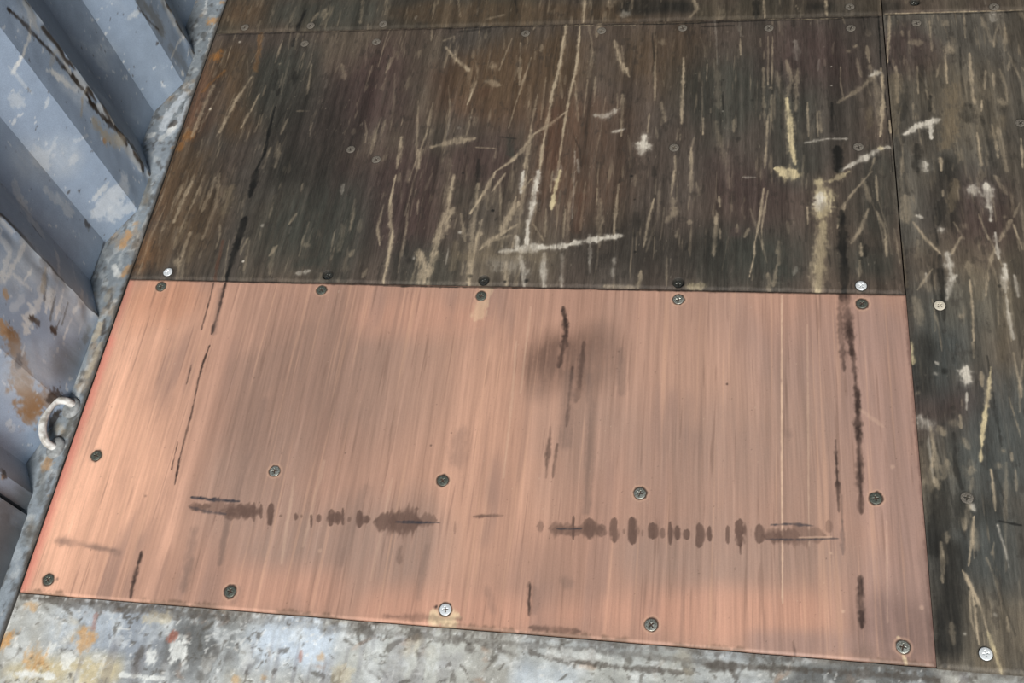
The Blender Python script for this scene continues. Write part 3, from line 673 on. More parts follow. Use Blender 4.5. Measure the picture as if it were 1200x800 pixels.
 ('ne',0.0137,0.85,[(0.9411,0.1608),(0.9412,0.1432),(0.9414,0.1258)]),
 ('ne',0.0032,0.7,[(0.9417,0.131),(0.9417,0.1233),(0.9418,0.1156)]),
 ('ne',0.0151,0.75,[(0.9643,0.1553),(0.9643,0.1439),(0.9642,0.1326)]),
 ('ne',0.0129,0.5,[(0.9706,0.1405),(0.9811,0.1412),(0.9915,0.1419)]),
 ('ne',0.022,0.4,[(0.9842,0.1433),(1.0131,0.1452),(1.0419,0.1471)]),
 ('ne',0.0078,0.35,[(1.0473,0.1669),(1.047,0.1589),(1.0468,0.151)]),
 ('ne',0.0078,0.55,[(1.087,0.2044),(1.0864,0.1904),(1.0857,0.1766)]),
 ('ne',0.0212,0.5,[(0.7423,0.1352),(0.7567,0.1362),(0.7711,0.1371)]),
 ('ne',0.0152,0.4,[(0.7082,0.1326),(0.7246,0.1337),(0.7409,0.1347)]),
 ('ne',0.0179,0.4,[(0.9686,0.1423),(0.99,0.1437),(1.0113,0.1451)]),
 ('nk',0.0045,0.85,[(0.2068,0.1462),(0.241,0.1448),(0.2781,0.1446)]),
 ('nk',0.0042,0.5,[(0.209,0.1324),(0.2353,0.1271),(0.2639,0.1254)]),
 ('nk',0.0029,0.9,[(0.5004,0.1296),(0.5296,0.1308),(0.5603,0.1324)]),
 ('nk',0.0023,0.85,[(0.713,0.1341),(0.7302,0.1348),(0.7453,0.1366)]),
 ('nk',0.0032,0.7,[(0.9776,0.1564),(1.0009,0.159),(1.0294,0.1585)]),
 ('nk',0.0028,0.75,[(0.9721,0.1375),(1.0112,0.1394),(1.0588,0.1444)]),
 ('nl',0.0014,0.5,[(1.0113,0.1424),(1.0501,0.1458)]),
 ('ng',0.0014,0.5,[(1.0645,0.2009),(1.063,0.1542)]),
 ('nk',0.0049,0.35,[(1.0633,0.1696),(1.0626,0.124)]),
]
MARKS['S'] = [
 ('zs3',0.0824,0.8,[(0.15,-0.0359),(0.1706,-0.0343),(0.1911,-0.0326)]),
 ('zs1',0.0801,0.9,[(0.3676,-0.0368),(0.398,-0.0343),(0.4281,-0.0319)]),
 ('zs2',0.0375,0.9,[(0.0344,-0.1008),(0.0954,-0.0956),(0.1555,-0.0905)]),
 ('zs4',0.0917,0.8,[(0.2707,-0.0371),(0.2723,-0.037),(0.2739,-0.0369)]),
 ('zs5',0.0686,0.8,[(0.4862,-0.0438),(0.5373,-0.0395),(0.5879,-0.0353)]),
 ('zs1',0.0599,0.4,[(0.0785,-0.0304),(0.1078,-0.0281),(0.137,-0.0259)]),
 ('zs5',0.0401,0.8,[(0.7271,-0.0407),(0.7977,-0.0347),(0.8671,-0.0288)]),
 ('zs4',0.0301,0.9,[(0.9932,-0.0228),(1.0686,-0.0163),(1.1426,-0.01)]),
 ('zs1',0.0245,0.5,[(0.6905,-0.0508),(0.7176,-0.0484),(0.7446,-0.0461)]),
 ('zs5',0.0193,0.5,[(0.914,-0.0248),(0.9547,-0.0213),(0.995,-0.0179)]),
 ('zs4',0.0097,0.4,[(0.9367,-0.0102),(0.974,-0.007),(1.0109,-0.0039)]),
 ('sw',0.0251,0.85,[(0.241,-0.0503),(0.2484,-0.0636)]),
 ('sw',0.0138,0.7,[(0.2436,-0.0393)]),
 ('sw',0.0161,0.8,[(0.2109,-0.0635),(0.2118,-0.0741)]),
 ('sw',0.0166,0.7,[(0.0705,-0.0675),(0.0665,-0.0766)]),
 ('sw',0.0188,0.8,[(0.0956,-0.0763),(0.0986,-0.0847)]),
 ('sr',0.0237,0.7,[(0.1095,-0.0469),(0.1144,-0.0574)]),
 ('sr',0.0309,0.6,[(0.0574,-0.0849)]),
 ('sr',0.0172,0.5,[(0.0224,-0.0156)]),
 ('sb',0.0116,0.7,[(0.2369,-0.0366),(0.2307,-0.0436)]),
 ('sw',0.0098,0.9,[(-0.0058,-0.0177),(-0.0092,-0.0316)]),
 ('sw',0.0195,0.95,[(-0.0081,-0.0406),(-0.0063,-0.0517)]),
 ('sr',0.0218,0.8,[(0.0025,-0.0643)]),
 ('sw',0.0082,0.8,[(0.0322,-0.1021),(0.0856,-0.1018)]),
 ('sw',0.0057,0.8,[(0.1778,-0.0928),(0.236,-0.092)]),
 ('sk',0.007,0.65,[(0.6963,-0.0222),(0.7361,-0.027),(0.8074,-0.0299),(0.877,-0.0299)]),
 ('sk',0.0061,0.5,[(0.7665,-0.0244),(0.7768,-0.0256)]),
 ('sk',0.0039,0.6,[(0.9325,-0.0242),(0.9374,-0.0295)]),
 ('sk',0.0131,0.5,[(0.4824,-0.0095),(0.4914,-0.0162)]),
 ('sk',0.0084,0.5,[(0.6217,-0.0233)]),
 ('sk',0.0106,0.4,[(0.6001,-0.0137),(0.6028,-0.0176)]),
 ('sk',0.0063,0.5,[(0.6034,-0.0512),(0.6049,-0.0612)]),
 ('sr',0.0088,0.5,[(0.4336,-0.0482)]),
 ('sb',0.0055,0.5,[(0.4081,-0.044),(0.4093,-0.0544)]),
 ('sr',0.011,0.5,[(0.3691,-0.0784)]),
 ('sk',0.0107,0.55,[(0.0046,-0.0054),(0.1626,-0.0094),(0.2941,-0.0103)]),
 ('sk',0.01,0.3,[(0.2939,-0.0092),(0.4549,-0.0117),(0.6085,-0.013)]),
 ('sk',0.0071,0.35,[(0.6085,-0.013),(0.7759,-0.0136),(0.9353,-0.0161)]),
 ('sk',0.0076,0.7,[(0.9061,-0.0186),(1.0311,-0.0138),(1.1608,-0.0131)]),
 ('sw',0.0057,0.5,[(0.3731,-0.0009),(0.3677,-0.0024)]),
 ('sw',0.0158,0.4,[(0.287,-0.0688)]),
 ('sy',0.0165,0.5,[(0.2131,-0.0166),(0.1903,-0.0206)]),
 ('sk',0.0157,0.3,[(0.2937,-0.0513),(0.2854,-0.0836)]),
 ('sw',0.0179,0.4,[(0.3387,-0.0476),(0.3371,-0.0635)]),
 ('sr',0.0089,0.4,[(0.3313,-0.0848)]),
 ('sk',0.0108,0.4,[(0.5547,-0.0142),(0.5435,-0.012)]),
 ('sw',0.0201,0.3,[(0.4007,-0.0213)]),
 ('sw',0.0122,0.5,[(0.7149,-0.0217),(0.7764,-0.0196)]),
 ('sy',0.0216,0.4,[(0.4665,-0.068)]),
 ('sk',0.0092,0.3,[(0.1924,-0.065),(0.1949,-0.0913)]),
 ('sb',0.006,0.4,[(0.1199,-0.0383),(0.1179,-0.0218)]),
 ('sk',0.0062,0.4,[(0.6411,-0.0176),(0.6737,-0.0251)]),
 ('sk',0.0048,0.4,[(0.974,-0.0148),(0.9787,-0.026)]),
]
MARKS['W'] = [
 ('ww',0.0052,0.9,[(0.6876,0.3555),(0.6676,0.3456),(0.631,0.3424),(0.6119,0.3343)]),
 ('ww',0.011,0.8,[(0.6641,0.2824),(0.6702,0.2569),(0.6759,0.2334)]),
 ('ww',0.0042,0.7,[(0.6283,0.2669),(0.6158,0.2589)]),
 ('wt',0.0052,0.6,[(0.6776,0.2092),(0.6572,0.1995)]),
 ('ww',0.0046,0.9,[(1.0122,0.0339),(0.9512,0.0521),(0.9155,0.0548)]),
 ('ww',0.0084,0.9,[(0.9245,0.0123)]),
 ('ww',0.0029,0.6,[(0.9787,0.02),(0.9543,0.0132)]),
 ('ww',0.0046,0.7,[(0.9081,0.0421)]),
 ('ww',0.0195,0.4,[(0.592,0.3043),(0.5965,0.2951)]),
 ('ww',0.0292,0.6,[(0.5743,0.2113),(0.5717,0.1905)]),
 ('ww',0.0097,0.5,[(0.6043,0.1631)]),
 ('ww',0.0097,0.4,[(0.6032,0.2098),(0.5903,0.2016)]),
 ('ww',0.0032,0.8,[(0.8469,0.1782)]),
 ('ww',0.0032,0.9,[(0.8473,0.1171)]),
 ('ww',0.0032,0.9,[(0.8481,0.0992)]),
 ('ww',0.0084,0.4,[(0.8874,0.1707),(0.9037,0.1687)]),
 ('ww',0.0052,0.4,[(0.6212,0.1842),(0.6427,0.1711)]),
 ('wd',0.0065,0.85,[(0.6657,0.3964),(0.672,0.3645),(0.6806,0.3212),(0.6881,0.2684),(0.691,0.2083)]),
 ('wd',0.0091,0.95,[(0.691,0.2083),(0.6906,0.1623),(0.7039,0.1081),(0.7133,0.0611)]),
 ('wd',0.0078,0.9,[(0.7207,0.0577),(0.7083,0.0404),(0.6952,0.0237)]),
 ('wt',0.0179,0.7,[(0.6685,0.168),(0.6747,0.1317),(0.6967,0.0961)]),
 ('wr',0.0084,0.7,[(0.6654,0.1326)]),
 ('ww',0.0046,0.7,[(0.6935,0.2714),(0.6912,0.2524)]),
 ('ww',0.0052,0.6,[(0.709,0.1563),(0.7032,0.1287)]),
 ('wt',0.0046,0.5,[(0.6756,0.2113),(0.6963,0.2118)]),
 ('wg',0.026,0.75,[(0.9255,0.1755),(0.9325,0.1327),(0.9323,0.0998)]),
 ('wd',0.0032,0.6,[(0.9087,0.1775),(0.9164,0.1385),(0.9277,0.109)]),
 ('wg',0.0163,0.5,[(0.9322,0.0657),(0.938,0)]),
 ('wt',0.0097,0.4,[(0.6695,0.2915),(0.6916,0.2941)]),
 ('ww',0.0032,0.35,[(0.6127,0.3454),(0.6139,0.316),(0.6147,0.2902)]),
 ('wd',0.0046,0.5,[(0.9064,0.0984)]),
 ('wl',0.0325,0.75,[(0.5896,0.0536),(0.6209,0.0569),(0.6436,0.0552)]),
 ('wl',0.026,0.7,[(0.5996,0.0347),(0.6226,0.0156)]),
 ('ww',0.0163,0.45,[(0.509,0.2252),(0.4836,0.1849),(0.4774,0.147)]),
 ('ww',0.0163,0.35,[(0.5458,0.1637),(0.5537,0.1013)]),
 ('ww',0.0084,0.5,[(0.5937,0.0811),(0.6289,0.0844)]),
 ('wd',0.0117,0.55,[(0.5629,0.0616),(0.5641,0.0488)]),
 ('wd',0.0046,0.7,[(0.5843,0.1119)]),
 ('ww',0.0065,0.7,[(0.6469,0.0122)]),
 ('ww',0.0084,0.85,[(0.3958,0.2222),(0.3787,0.2219),(0.3513,0.2171)]),
 ('ww',0.0195,0.75,[(0.3939,0.1407),(0.3686,0.1358),(0.324,0.1408)]),
 ('ww',0.0072,0.8,[(0.4125,0.1119),(0.3773,0.1103)]),
 ('wd',0.0039,0.8,[(0.3944,0.0826),(0.3501,0.0813)]),
 ('ww',0.0058,0.85,[(0.3906,0.0589),(0.3575,0.0593)]),
 ('ww',0.0084,0.55,[(0.4733,0.1097),(0.4314,0.111)]),
 ('ww',0.0046,0.55,[(0.4842,0.0596),(0.4576,0.0592)]),
 ('wd',0.0163,0.85,[(0.4244,0.1598),(0.4069,0.1373)]),
 ('wd',0.0084,0.6,[(0.4055,0.1394),(0.3812,0.127)]),
 ('wr',0.0084,0.7,[(0.3401,0.1977),(0.3452,0.2057)]),
 ('wd',0.0146,0.8,[(0.3447,0.1348),(0.3432,0.12)]),
 ('ww',0.0058,0.7,[(0.4211,0.0177)]),
 ('ww',0.0036,0.8,[(0.4544,0.0098)]),
 ('wr',0.013,0.8,[(0.3022,0.1889),(0.2962,0.1653)]),
 ('ww',0.0052,0.6,[(0.4166,0.0343),(0.3812,0.0311)]),
 ('wd',0.0039,0.6,[(0.4066,0.0628),(0.4162,0.0594)]),
 ('ww',0.0097,0.5,[(0.4267,0.1723),(0.4312,0.1604)]),
 ('wt',0.0146,0.5,[(0.4018,0.1171),(0.389,0.1146)]),
 ('ww',0.013,0.6,[(0.4002,0.2504),(0.3981,0.2239)]),
 ('wd',0.0032,0.6,[(0.5678,0.0031),(0.4858,0)]),
 ('ww',0.0052,0.5,[(0.4154,0.0959),(0.3891,0.0912)]),
 ('ww',0.0039,0.5,[(0.4525,0.0253),(0.3947,0.0458)]),
 ('wd',0.0029,0.4,[(0.4752,0.1759),(0.4681,0.1496)]),
 ('wk',0.013,0.5,[(0.4004,0.0111),(0.3812,0.012)]),
 ('wb',0.0309,0.9,[(0.2957,0.1547),(0.2707,0.1157),(0.2442,0.0629)]),
 ('wb',0.0357,0.7,[(0.2618,0.0945),(0.2395,0.052)]),
 ('wb',0.0276,0.6,[(0.2616,0.0556),(0.2686,0.0352)]),
 ('wd',0.0117,0.85,[(0.2815,0.1327),(0.2752,0.1259)]),
 ('ww',0.0058,0.85,[(0.3055,0.1318),(0.2909,0.1278)]),
 ('ww',0.0046,0.6,[(0.2857,0.1005),(0.2793,0.0936)]),
 ('ww',0.0046,0.7,[(0.3343,0.0626)]),
 ('ww',0.0046,0.7,[(0.3491,0.0541)]),
 ('wd',0.0227,0.85,[(0.2747,0.0368),(0.2763,0.0199)]),
 ('ww',0.013,0.4,[(0.2103,0.0774),(0.2072,0.0632)]),
 ('wd',0.011,0.7,[(0.1354,0.0699)]),
 ('wr',0.0052,0.6,[(0.1314,0.0719)]),
 ('wd',0.0097,0.6,[(0.0859,0.0487),(0.0856,0.0331)]),
 ('wk',0.0195,0.7,[(0.0257,0.016),(-0.0012,0)]),
 ('wd',0.0084,0.8,[(0.0043,0.0002)]),
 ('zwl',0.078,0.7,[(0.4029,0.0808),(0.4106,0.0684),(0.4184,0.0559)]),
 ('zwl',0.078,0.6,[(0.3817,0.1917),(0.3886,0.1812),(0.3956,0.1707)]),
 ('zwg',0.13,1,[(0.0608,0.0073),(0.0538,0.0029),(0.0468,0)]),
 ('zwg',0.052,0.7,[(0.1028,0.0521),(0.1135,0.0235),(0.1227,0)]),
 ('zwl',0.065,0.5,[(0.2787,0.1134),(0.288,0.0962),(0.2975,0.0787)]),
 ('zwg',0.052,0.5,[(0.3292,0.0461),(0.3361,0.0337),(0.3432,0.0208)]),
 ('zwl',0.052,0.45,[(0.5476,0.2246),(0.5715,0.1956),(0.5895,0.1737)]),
 ('wd',0.0143,0.75,[(0.261,0.0085),(0.2455,0.0045),(0.2281,0)]),
 ('ww',0.011,0.7,[(0.3979,0.1233),(0.3671,0.1153)]),
 ('ww',0.0084,0.7,[(0.4154,0.0959),(0.3712,0.0909)]),
 ('wt',0.0097,0.6,[(0.4156,0.146),(0.3889,0.1374)]),
 ('ww',0.0065,0.7,[(0.4207,0.2016),(0.3547,0.212)]),
 ('ww',0.0078,0.6,[(0.4492,0.0427),(0.4013,0.0594)]),
 ('ww',0.0052,0.8,[(0.4012,0.1729),(0.3762,0.1788)]),
 ('wl',0.013,0.6,[(0.3348,0.1792),(0.3541,0.1701)]),
 ('wd',0.0072,0.85,[(0.3536,0.0936),(0.3531,0.0793)]),
 ('ww',0.0065,0.6,[(0.3738,0.2036),(0.3762,0.1573)]),
 ('wk',0.0046,0.6,[(0.3967,0.1081),(0.3619,0.1006)]),
 ('wk',0.0039,0.6,[(0.405,0.0773),(0.3707,0.0738)]),
]
MARKS['F'] = [
 ('wr',0.0171,0.85,[(-0.0134,1.0659)]),
 ('wr',0.0129,0.8,[(-0.0049,1.1126)]),
 ('ww',0.0069,0.5,[(-0.0411,1.1198),(-0.036,1.086)]),
 ('ww',0.0066,0.6,[(-0.007,1.0196),(-0.002,0.972)]),
 ('wl',0.0162,0.7,[(-0.0373,0.8078),(-0.0329,0.8464),(-0.0162,0.8856)]),
 ('wl',0.016,0.7,[(-0.0185,0.798),(-0.007,0.8266),(-0.0012,0.8754)]),
 ('ww',0.012,0.7,[(-0.0333,0.7816),(-0.0148,0.8123)]),
 ('wd',0.0072,0.6,[(-0.0267,0.8124),(-0.0176,0.8219)]),
 ('ww',0.0096,0.7,[(-0.0554,0.7889),(-0.0489,0.7936)]),
 ('wr',0.0086,0.5,[(-0.0046,0.7649)]),
 ('wk',0.0174,0.6,[(-0.0372,0.7053),(-0.0277,0.6873),(-0.0191,0.6475)]),
 ('wr',0.0127,0.8,[(-0.0303,0.5872),(-0.0315,0.562)]),
 ('wr',0.0124,0.8,[(-0.0053,0.5214),(-0.0129,0.505)]),
 ('wr',0.0098,0.5,[(-0.0232,0.6064)]),
 ('ww',0.0124,0.6,[(-0.036,0.5248),(-0.0184,0.5049)]),
 ('ww',0.0044,0.6,[(-0.0065,0.6194),(-0.0034,0.55)]),
 ('wg',0.0224,0.5,[(-0.0516,0.5492)]),
 ('wt',0.008,0.4,[(-0.0258,0.4611),(-0.0261,0.4729)]),
 ('ww',0.0079,0.6,[(-0.0101,0.4576)]),
 ('wd',0.0078,0.6,[(-0.0165,0.4226),(-0.0124,0.3999)]),
 ('wr',0.0132,0.7,[(-0.0244,0.1876),(-0.0241,0.1778)]),
 ('wr',0.0081,0.5,[(-0.0178,0.2349)]),
 ('wt',0.0091,0.8,[(-0.0097,0.3812),(-0.0102,0.3517),(-0.0137,0.3261)]),
 ('ww',0.0083,0.4,[(-0.0188,0.2762),(-0.014,0.3118)]),
 ('wk',0.0135,0.6,[(-0.0492,0.2644),(-0.0337,0.2409),(-0.0389,0.2271)]),
 ('wl',0.0136,0.4,[(-0.0232,0.2691)]),
 ('wt',0.0134,0.4,[(-0.027,0.2413),(-0.0132,0.2317)]),
 ('wr',0.0033,0.6,[(-0.0072,0.1368)]),
 ('wk',0.013,0.5,[(-0.0271,0.1678),(-0.014,0.1237)]),
 ('ww',0.0046,0.7,[(-0.0141,0.1734)]),
 ('ww',0.0047,0.8,[(-0.0094,0.2117)]),
 ('wl',0.019,0.3,[(-0.0248,0.049)]),
 ('wk',0.0159,0.4,[(-0.0154,0.0923),(-0.0138,0.0709)]),
 ('wd',0.0067,0.6,[(-0.0188,0.2281),(-0.0264,0.2209)]),
 ('wk',0.0087,0.8,[(-0.0135,0.266),(-0.0154,0.2282)]),
 ('wt',0.0092,0.8,[(-0.0211,0.4148),(-0.0228,0.3883)]),
]
WALL_PROFILE = [(-0.14, -0.028), (0.106, -0.028), (0.107, -0.048), (0.112, -0.048), (0.113, -0.032), (0.137, -0.031), (0.18, -0.058), (0.184, -0.058), (0.275, -0.028), (0.422, -0.028), (0.427, -0.028), (0.493, -0.064), (0.567, -0.064), (0.633, -0.028), (0.703, -0.028), (0.705, -0.028), (0.771, -0.064), (0.845, -0.064), (0.911, -0.028), (0.981, -0.028), (0.983, -0.028), (1.049, -0.064), (1.123, -0.064), (1.189, -0.028), (1.259, -0.028), (1.261, -0.028), (1.327, -0.064), (1.401, -0.064), (1.467, -0.028), (1.537, -0.028), (1.539, -0.028), (1.605, -0.064), (1.679, -0.064), (1.745, -0.028), (1.815, -0.028), (1.817, -0.028), (1.883, -0.064), (1.957, -0.064), (2.023, -0.028), (2.093, -0.028), (2.095, -0.028), (2.161, -0.064), (2.235, -0.064), (2.301, -0.028), (2.371, -0.028)]
SCREWS = {}
SCREWS['N'] = [(0.0592, 0.4851, 'dull'), (0.3219, 0.4851, 'dull'), (0.5686, 0.4806, 'dull'), (0.8532, 0.482, 'steel'), (1.1012, 0.4815, 'dull'), (0.046, 0.1994, 'dull'), (0.3176, 0.191, 'steel'), (0.5549, 0.1909, 'dull'), (0.8154, 0.1883, 'steel'), (1.1041, 0.1988, 'dull'), (0.0373, 0.019, 'dull'), (0.2973, 0.0221, 'dull'), (0.5841, 0.0208, 'bright'), (0.8378, 0.0218, 'steel'), (1.1245, 0.0191, 'steel')]
SCREWS['A'] = [(0.0626, 0.5122, 'bright'), (0.3255, 0.5129, 'sunk'), (0.5687, 0.5089, 'sunk'), (0.8522, 0.5107, 'sunk'), (1.1015, 0.5106, 'bright'), (0.1787, 1.0008, 'dusty'), (0.3114, 1.0006, 'dusty'), (0.5756, 1.0121, 'dusty'), (0.7056, 1.0135, 'dusty'), (0.8406, 1.0146, 'dusty'), (0.9802, 1.0095, 'dusty'), (1.1086, 1.0048, 'dusty'), (0.313, 0.7583, 'dusty'), (0.3607, 0.7367, 'dusty'), (0.8365, 0.7584, 'dusty'), (1.1093, 0.7583, 'dusty')]
SCREWS['B'] = [(1.2097, 1.0125, 'dusty'), (1.2016, 0.4814, 'cream'), (1.2109, 0.2063, 'dusty'), (1.2135, 0.0187, 'bright'), (1.3406, 0.8022, 'dusty')]
SCREWS['C'] = [(0.0539, 1.0454, 'dusty'), (0.1801, 1.045, 'dusty'), (0.3159, 1.0442, 'dusty'), (1.1093, 1.0532, 'dusty')]
SCREWS['D'] = [(1.2104, 1.0606, 'sunk'), (1.3291, 1.0439, 'dusty')]

# ------------------------------------------------------------------ value noise
def _hash(ix, iy, seed):
    h = (ix.astype(np.int64) * 374761393 + iy.astype(np.int64) * 668265263 + seed * 1442695041) & 0xFFFFFFFF
    h = ((h ^ (h >> 13)) * 1274126177) & 0xFFFFFFFF
    h = h ^ (h >> 16)
    return (h & 0xFFFF).astype(np.float32) / 65535.0

def noise(X, Y, fx, fy, seed):
    x = X * fx + 1000.3; y = Y * fy + 1000.7
    ix = np.floor(x); iy = np.floor(y)
    ux = (x - ix); uy = (y - iy)
    ux = (ux * ux * (3 - 2 * ux)).astype(np.float32); uy = (uy * uy * (3 - 2 * uy)).astype(np.float32)
    a = _hash(ix, iy, seed); b = _hash(ix + 1, iy, seed)
    c = _hash(ix, iy + 1, seed); d = _hash(ix + 1, iy + 1, seed)
    return (a * (1 - ux) + b * ux) * (1 - uy) + (c * (1 - ux) + d * ux) * uy

def fbm(X, Y, fx, fy, seed, n=4):
    s = 0; amp = 0.5; tot = 0
    for i in range(n):
        s = s + amp * noise(X, Y, fx * 2 ** i, fy * 2 ** i, seed + i * 17)
        tot += amp; amp *= 0.55
    return s / tot

def sstep(a, b, x):
    t = np.clip((x - a) / (b - a), 0, 1)
    return t * t * (3 - 2 * t)

# kind: colour, softness (edge width / half width), raggedness, streak break-up, taper
KINDS = {
 'L': ((176, 159, 134), 1.2, .8, .7, .5), 'W': ((208, 199, 184), 1.1, .9, .6, .6), 'Y': ((205, 188, 150), 1.1, .9, .6, .6),
 'D': ((32, 31, 29), .9, .5, .2, .6), 'R': ((150, 102, 56), 1.0, 1.3, .4, 1), 'B': ((90, 66, 54), 1.0, .8, .5, .8),
 'G': ((62, 63, 57), 1.2, .8, .4, 1), 'P': ((82, 68, 65), 1.2, .8, .4, 1), 'T': ((122, 108, 88), 1.2, 1.0, .6, .8),
 'zoB': ((92, 70, 56), 'z', 0, .5, 1), 'zoR': ((132, 92, 60), 'z', 0, .5, 1), 'zoN': ((88, 72, 56), 'z', 0, .5, 1),
 'zoP': ((72, 58, 55), 'z', 0, .4, 1), 'zoG': ((64, 64, 58), 'z', 0, .4, 1), 'zoK': ((46, 44, 40), 'z', 0, .4, 1),
 'zoT': ((118, 106, 88), 'z', 0, .6, 1), 'zoS': ((76, 78, 75), 'z', 0, .4, 1),
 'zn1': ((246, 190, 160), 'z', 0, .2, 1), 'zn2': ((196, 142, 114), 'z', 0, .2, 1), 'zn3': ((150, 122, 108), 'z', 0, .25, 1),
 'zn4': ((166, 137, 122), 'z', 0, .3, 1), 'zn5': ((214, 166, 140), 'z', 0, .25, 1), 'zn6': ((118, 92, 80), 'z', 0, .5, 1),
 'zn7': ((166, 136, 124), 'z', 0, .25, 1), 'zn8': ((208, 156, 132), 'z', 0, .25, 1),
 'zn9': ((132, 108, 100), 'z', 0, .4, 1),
 'nr': ((224, 138, 122), 1.6, .3, .15, 1), 'nl': ((232, 196, 168), .9, .5, .35, .7), 'nd': ((66, 52, 47), 1.3, .9, .55, .5),
 'ng': ((126, 104, 94), 1.3, .6, .4, .8), 'nc': ((244, 222, 180), .6, .8, .3, 1), 'ne': ((100, 78, 69), .5, .9, .25, .2), 'nk': ((64, 60, 64), 1.3, 1.2, .5, .3),
 'zs1': ((206, 216, 226), 'z', 0, .4, 1), 'zs2': ((206, 192, 158), 'z', 0, .4, 1), 'zs3': ((150, 156, 164), 'z', 0, .4, 1), 'zs4': ((108, 108, 106), 'z', 0, .4, 1), 'zs5': ((198, 198, 190), 'z', 0, .4, 1),
 'sw': ((238, 238, 232), .5, 1.3, .3, .8), 'sr': ((212, 158, 98), .9, 1.2, .4, .8), 'sb': ((158, 92, 74), .8, 1.2, .3, .8), 'sk': ((84, 77, 70), .7, 1.5, .4, .9), 'sy': ((214, 196, 160), .7, 1.2, .4, .9),
 'ww': ((226, 226, 222), .45, 1.3, .35, .7), 'wt': ((176, 165, 146), .8, 1.2, .4, .9), 'wd': ((52, 44, 38), .6, 1.2, .3, .8), 'wk': ((98, 98, 94), 1.0, 1.1, .4, .9),
 'wr': ((186, 144, 100), .8, 1.3, .4, .9), 'wb': ((142, 110, 78), .9, 1.2, .5, .9), 'wg': ((122, 124, 124), 1.0, 1.1, .4, .9), 'zwl': ((190, 198, 206), 'z', 0, .5, 1), 'zwg': ((100, 105, 109), 'z', 0, .3, 1), 'wl': ((206, 212, 218), .5, .8, .2, .9),
}

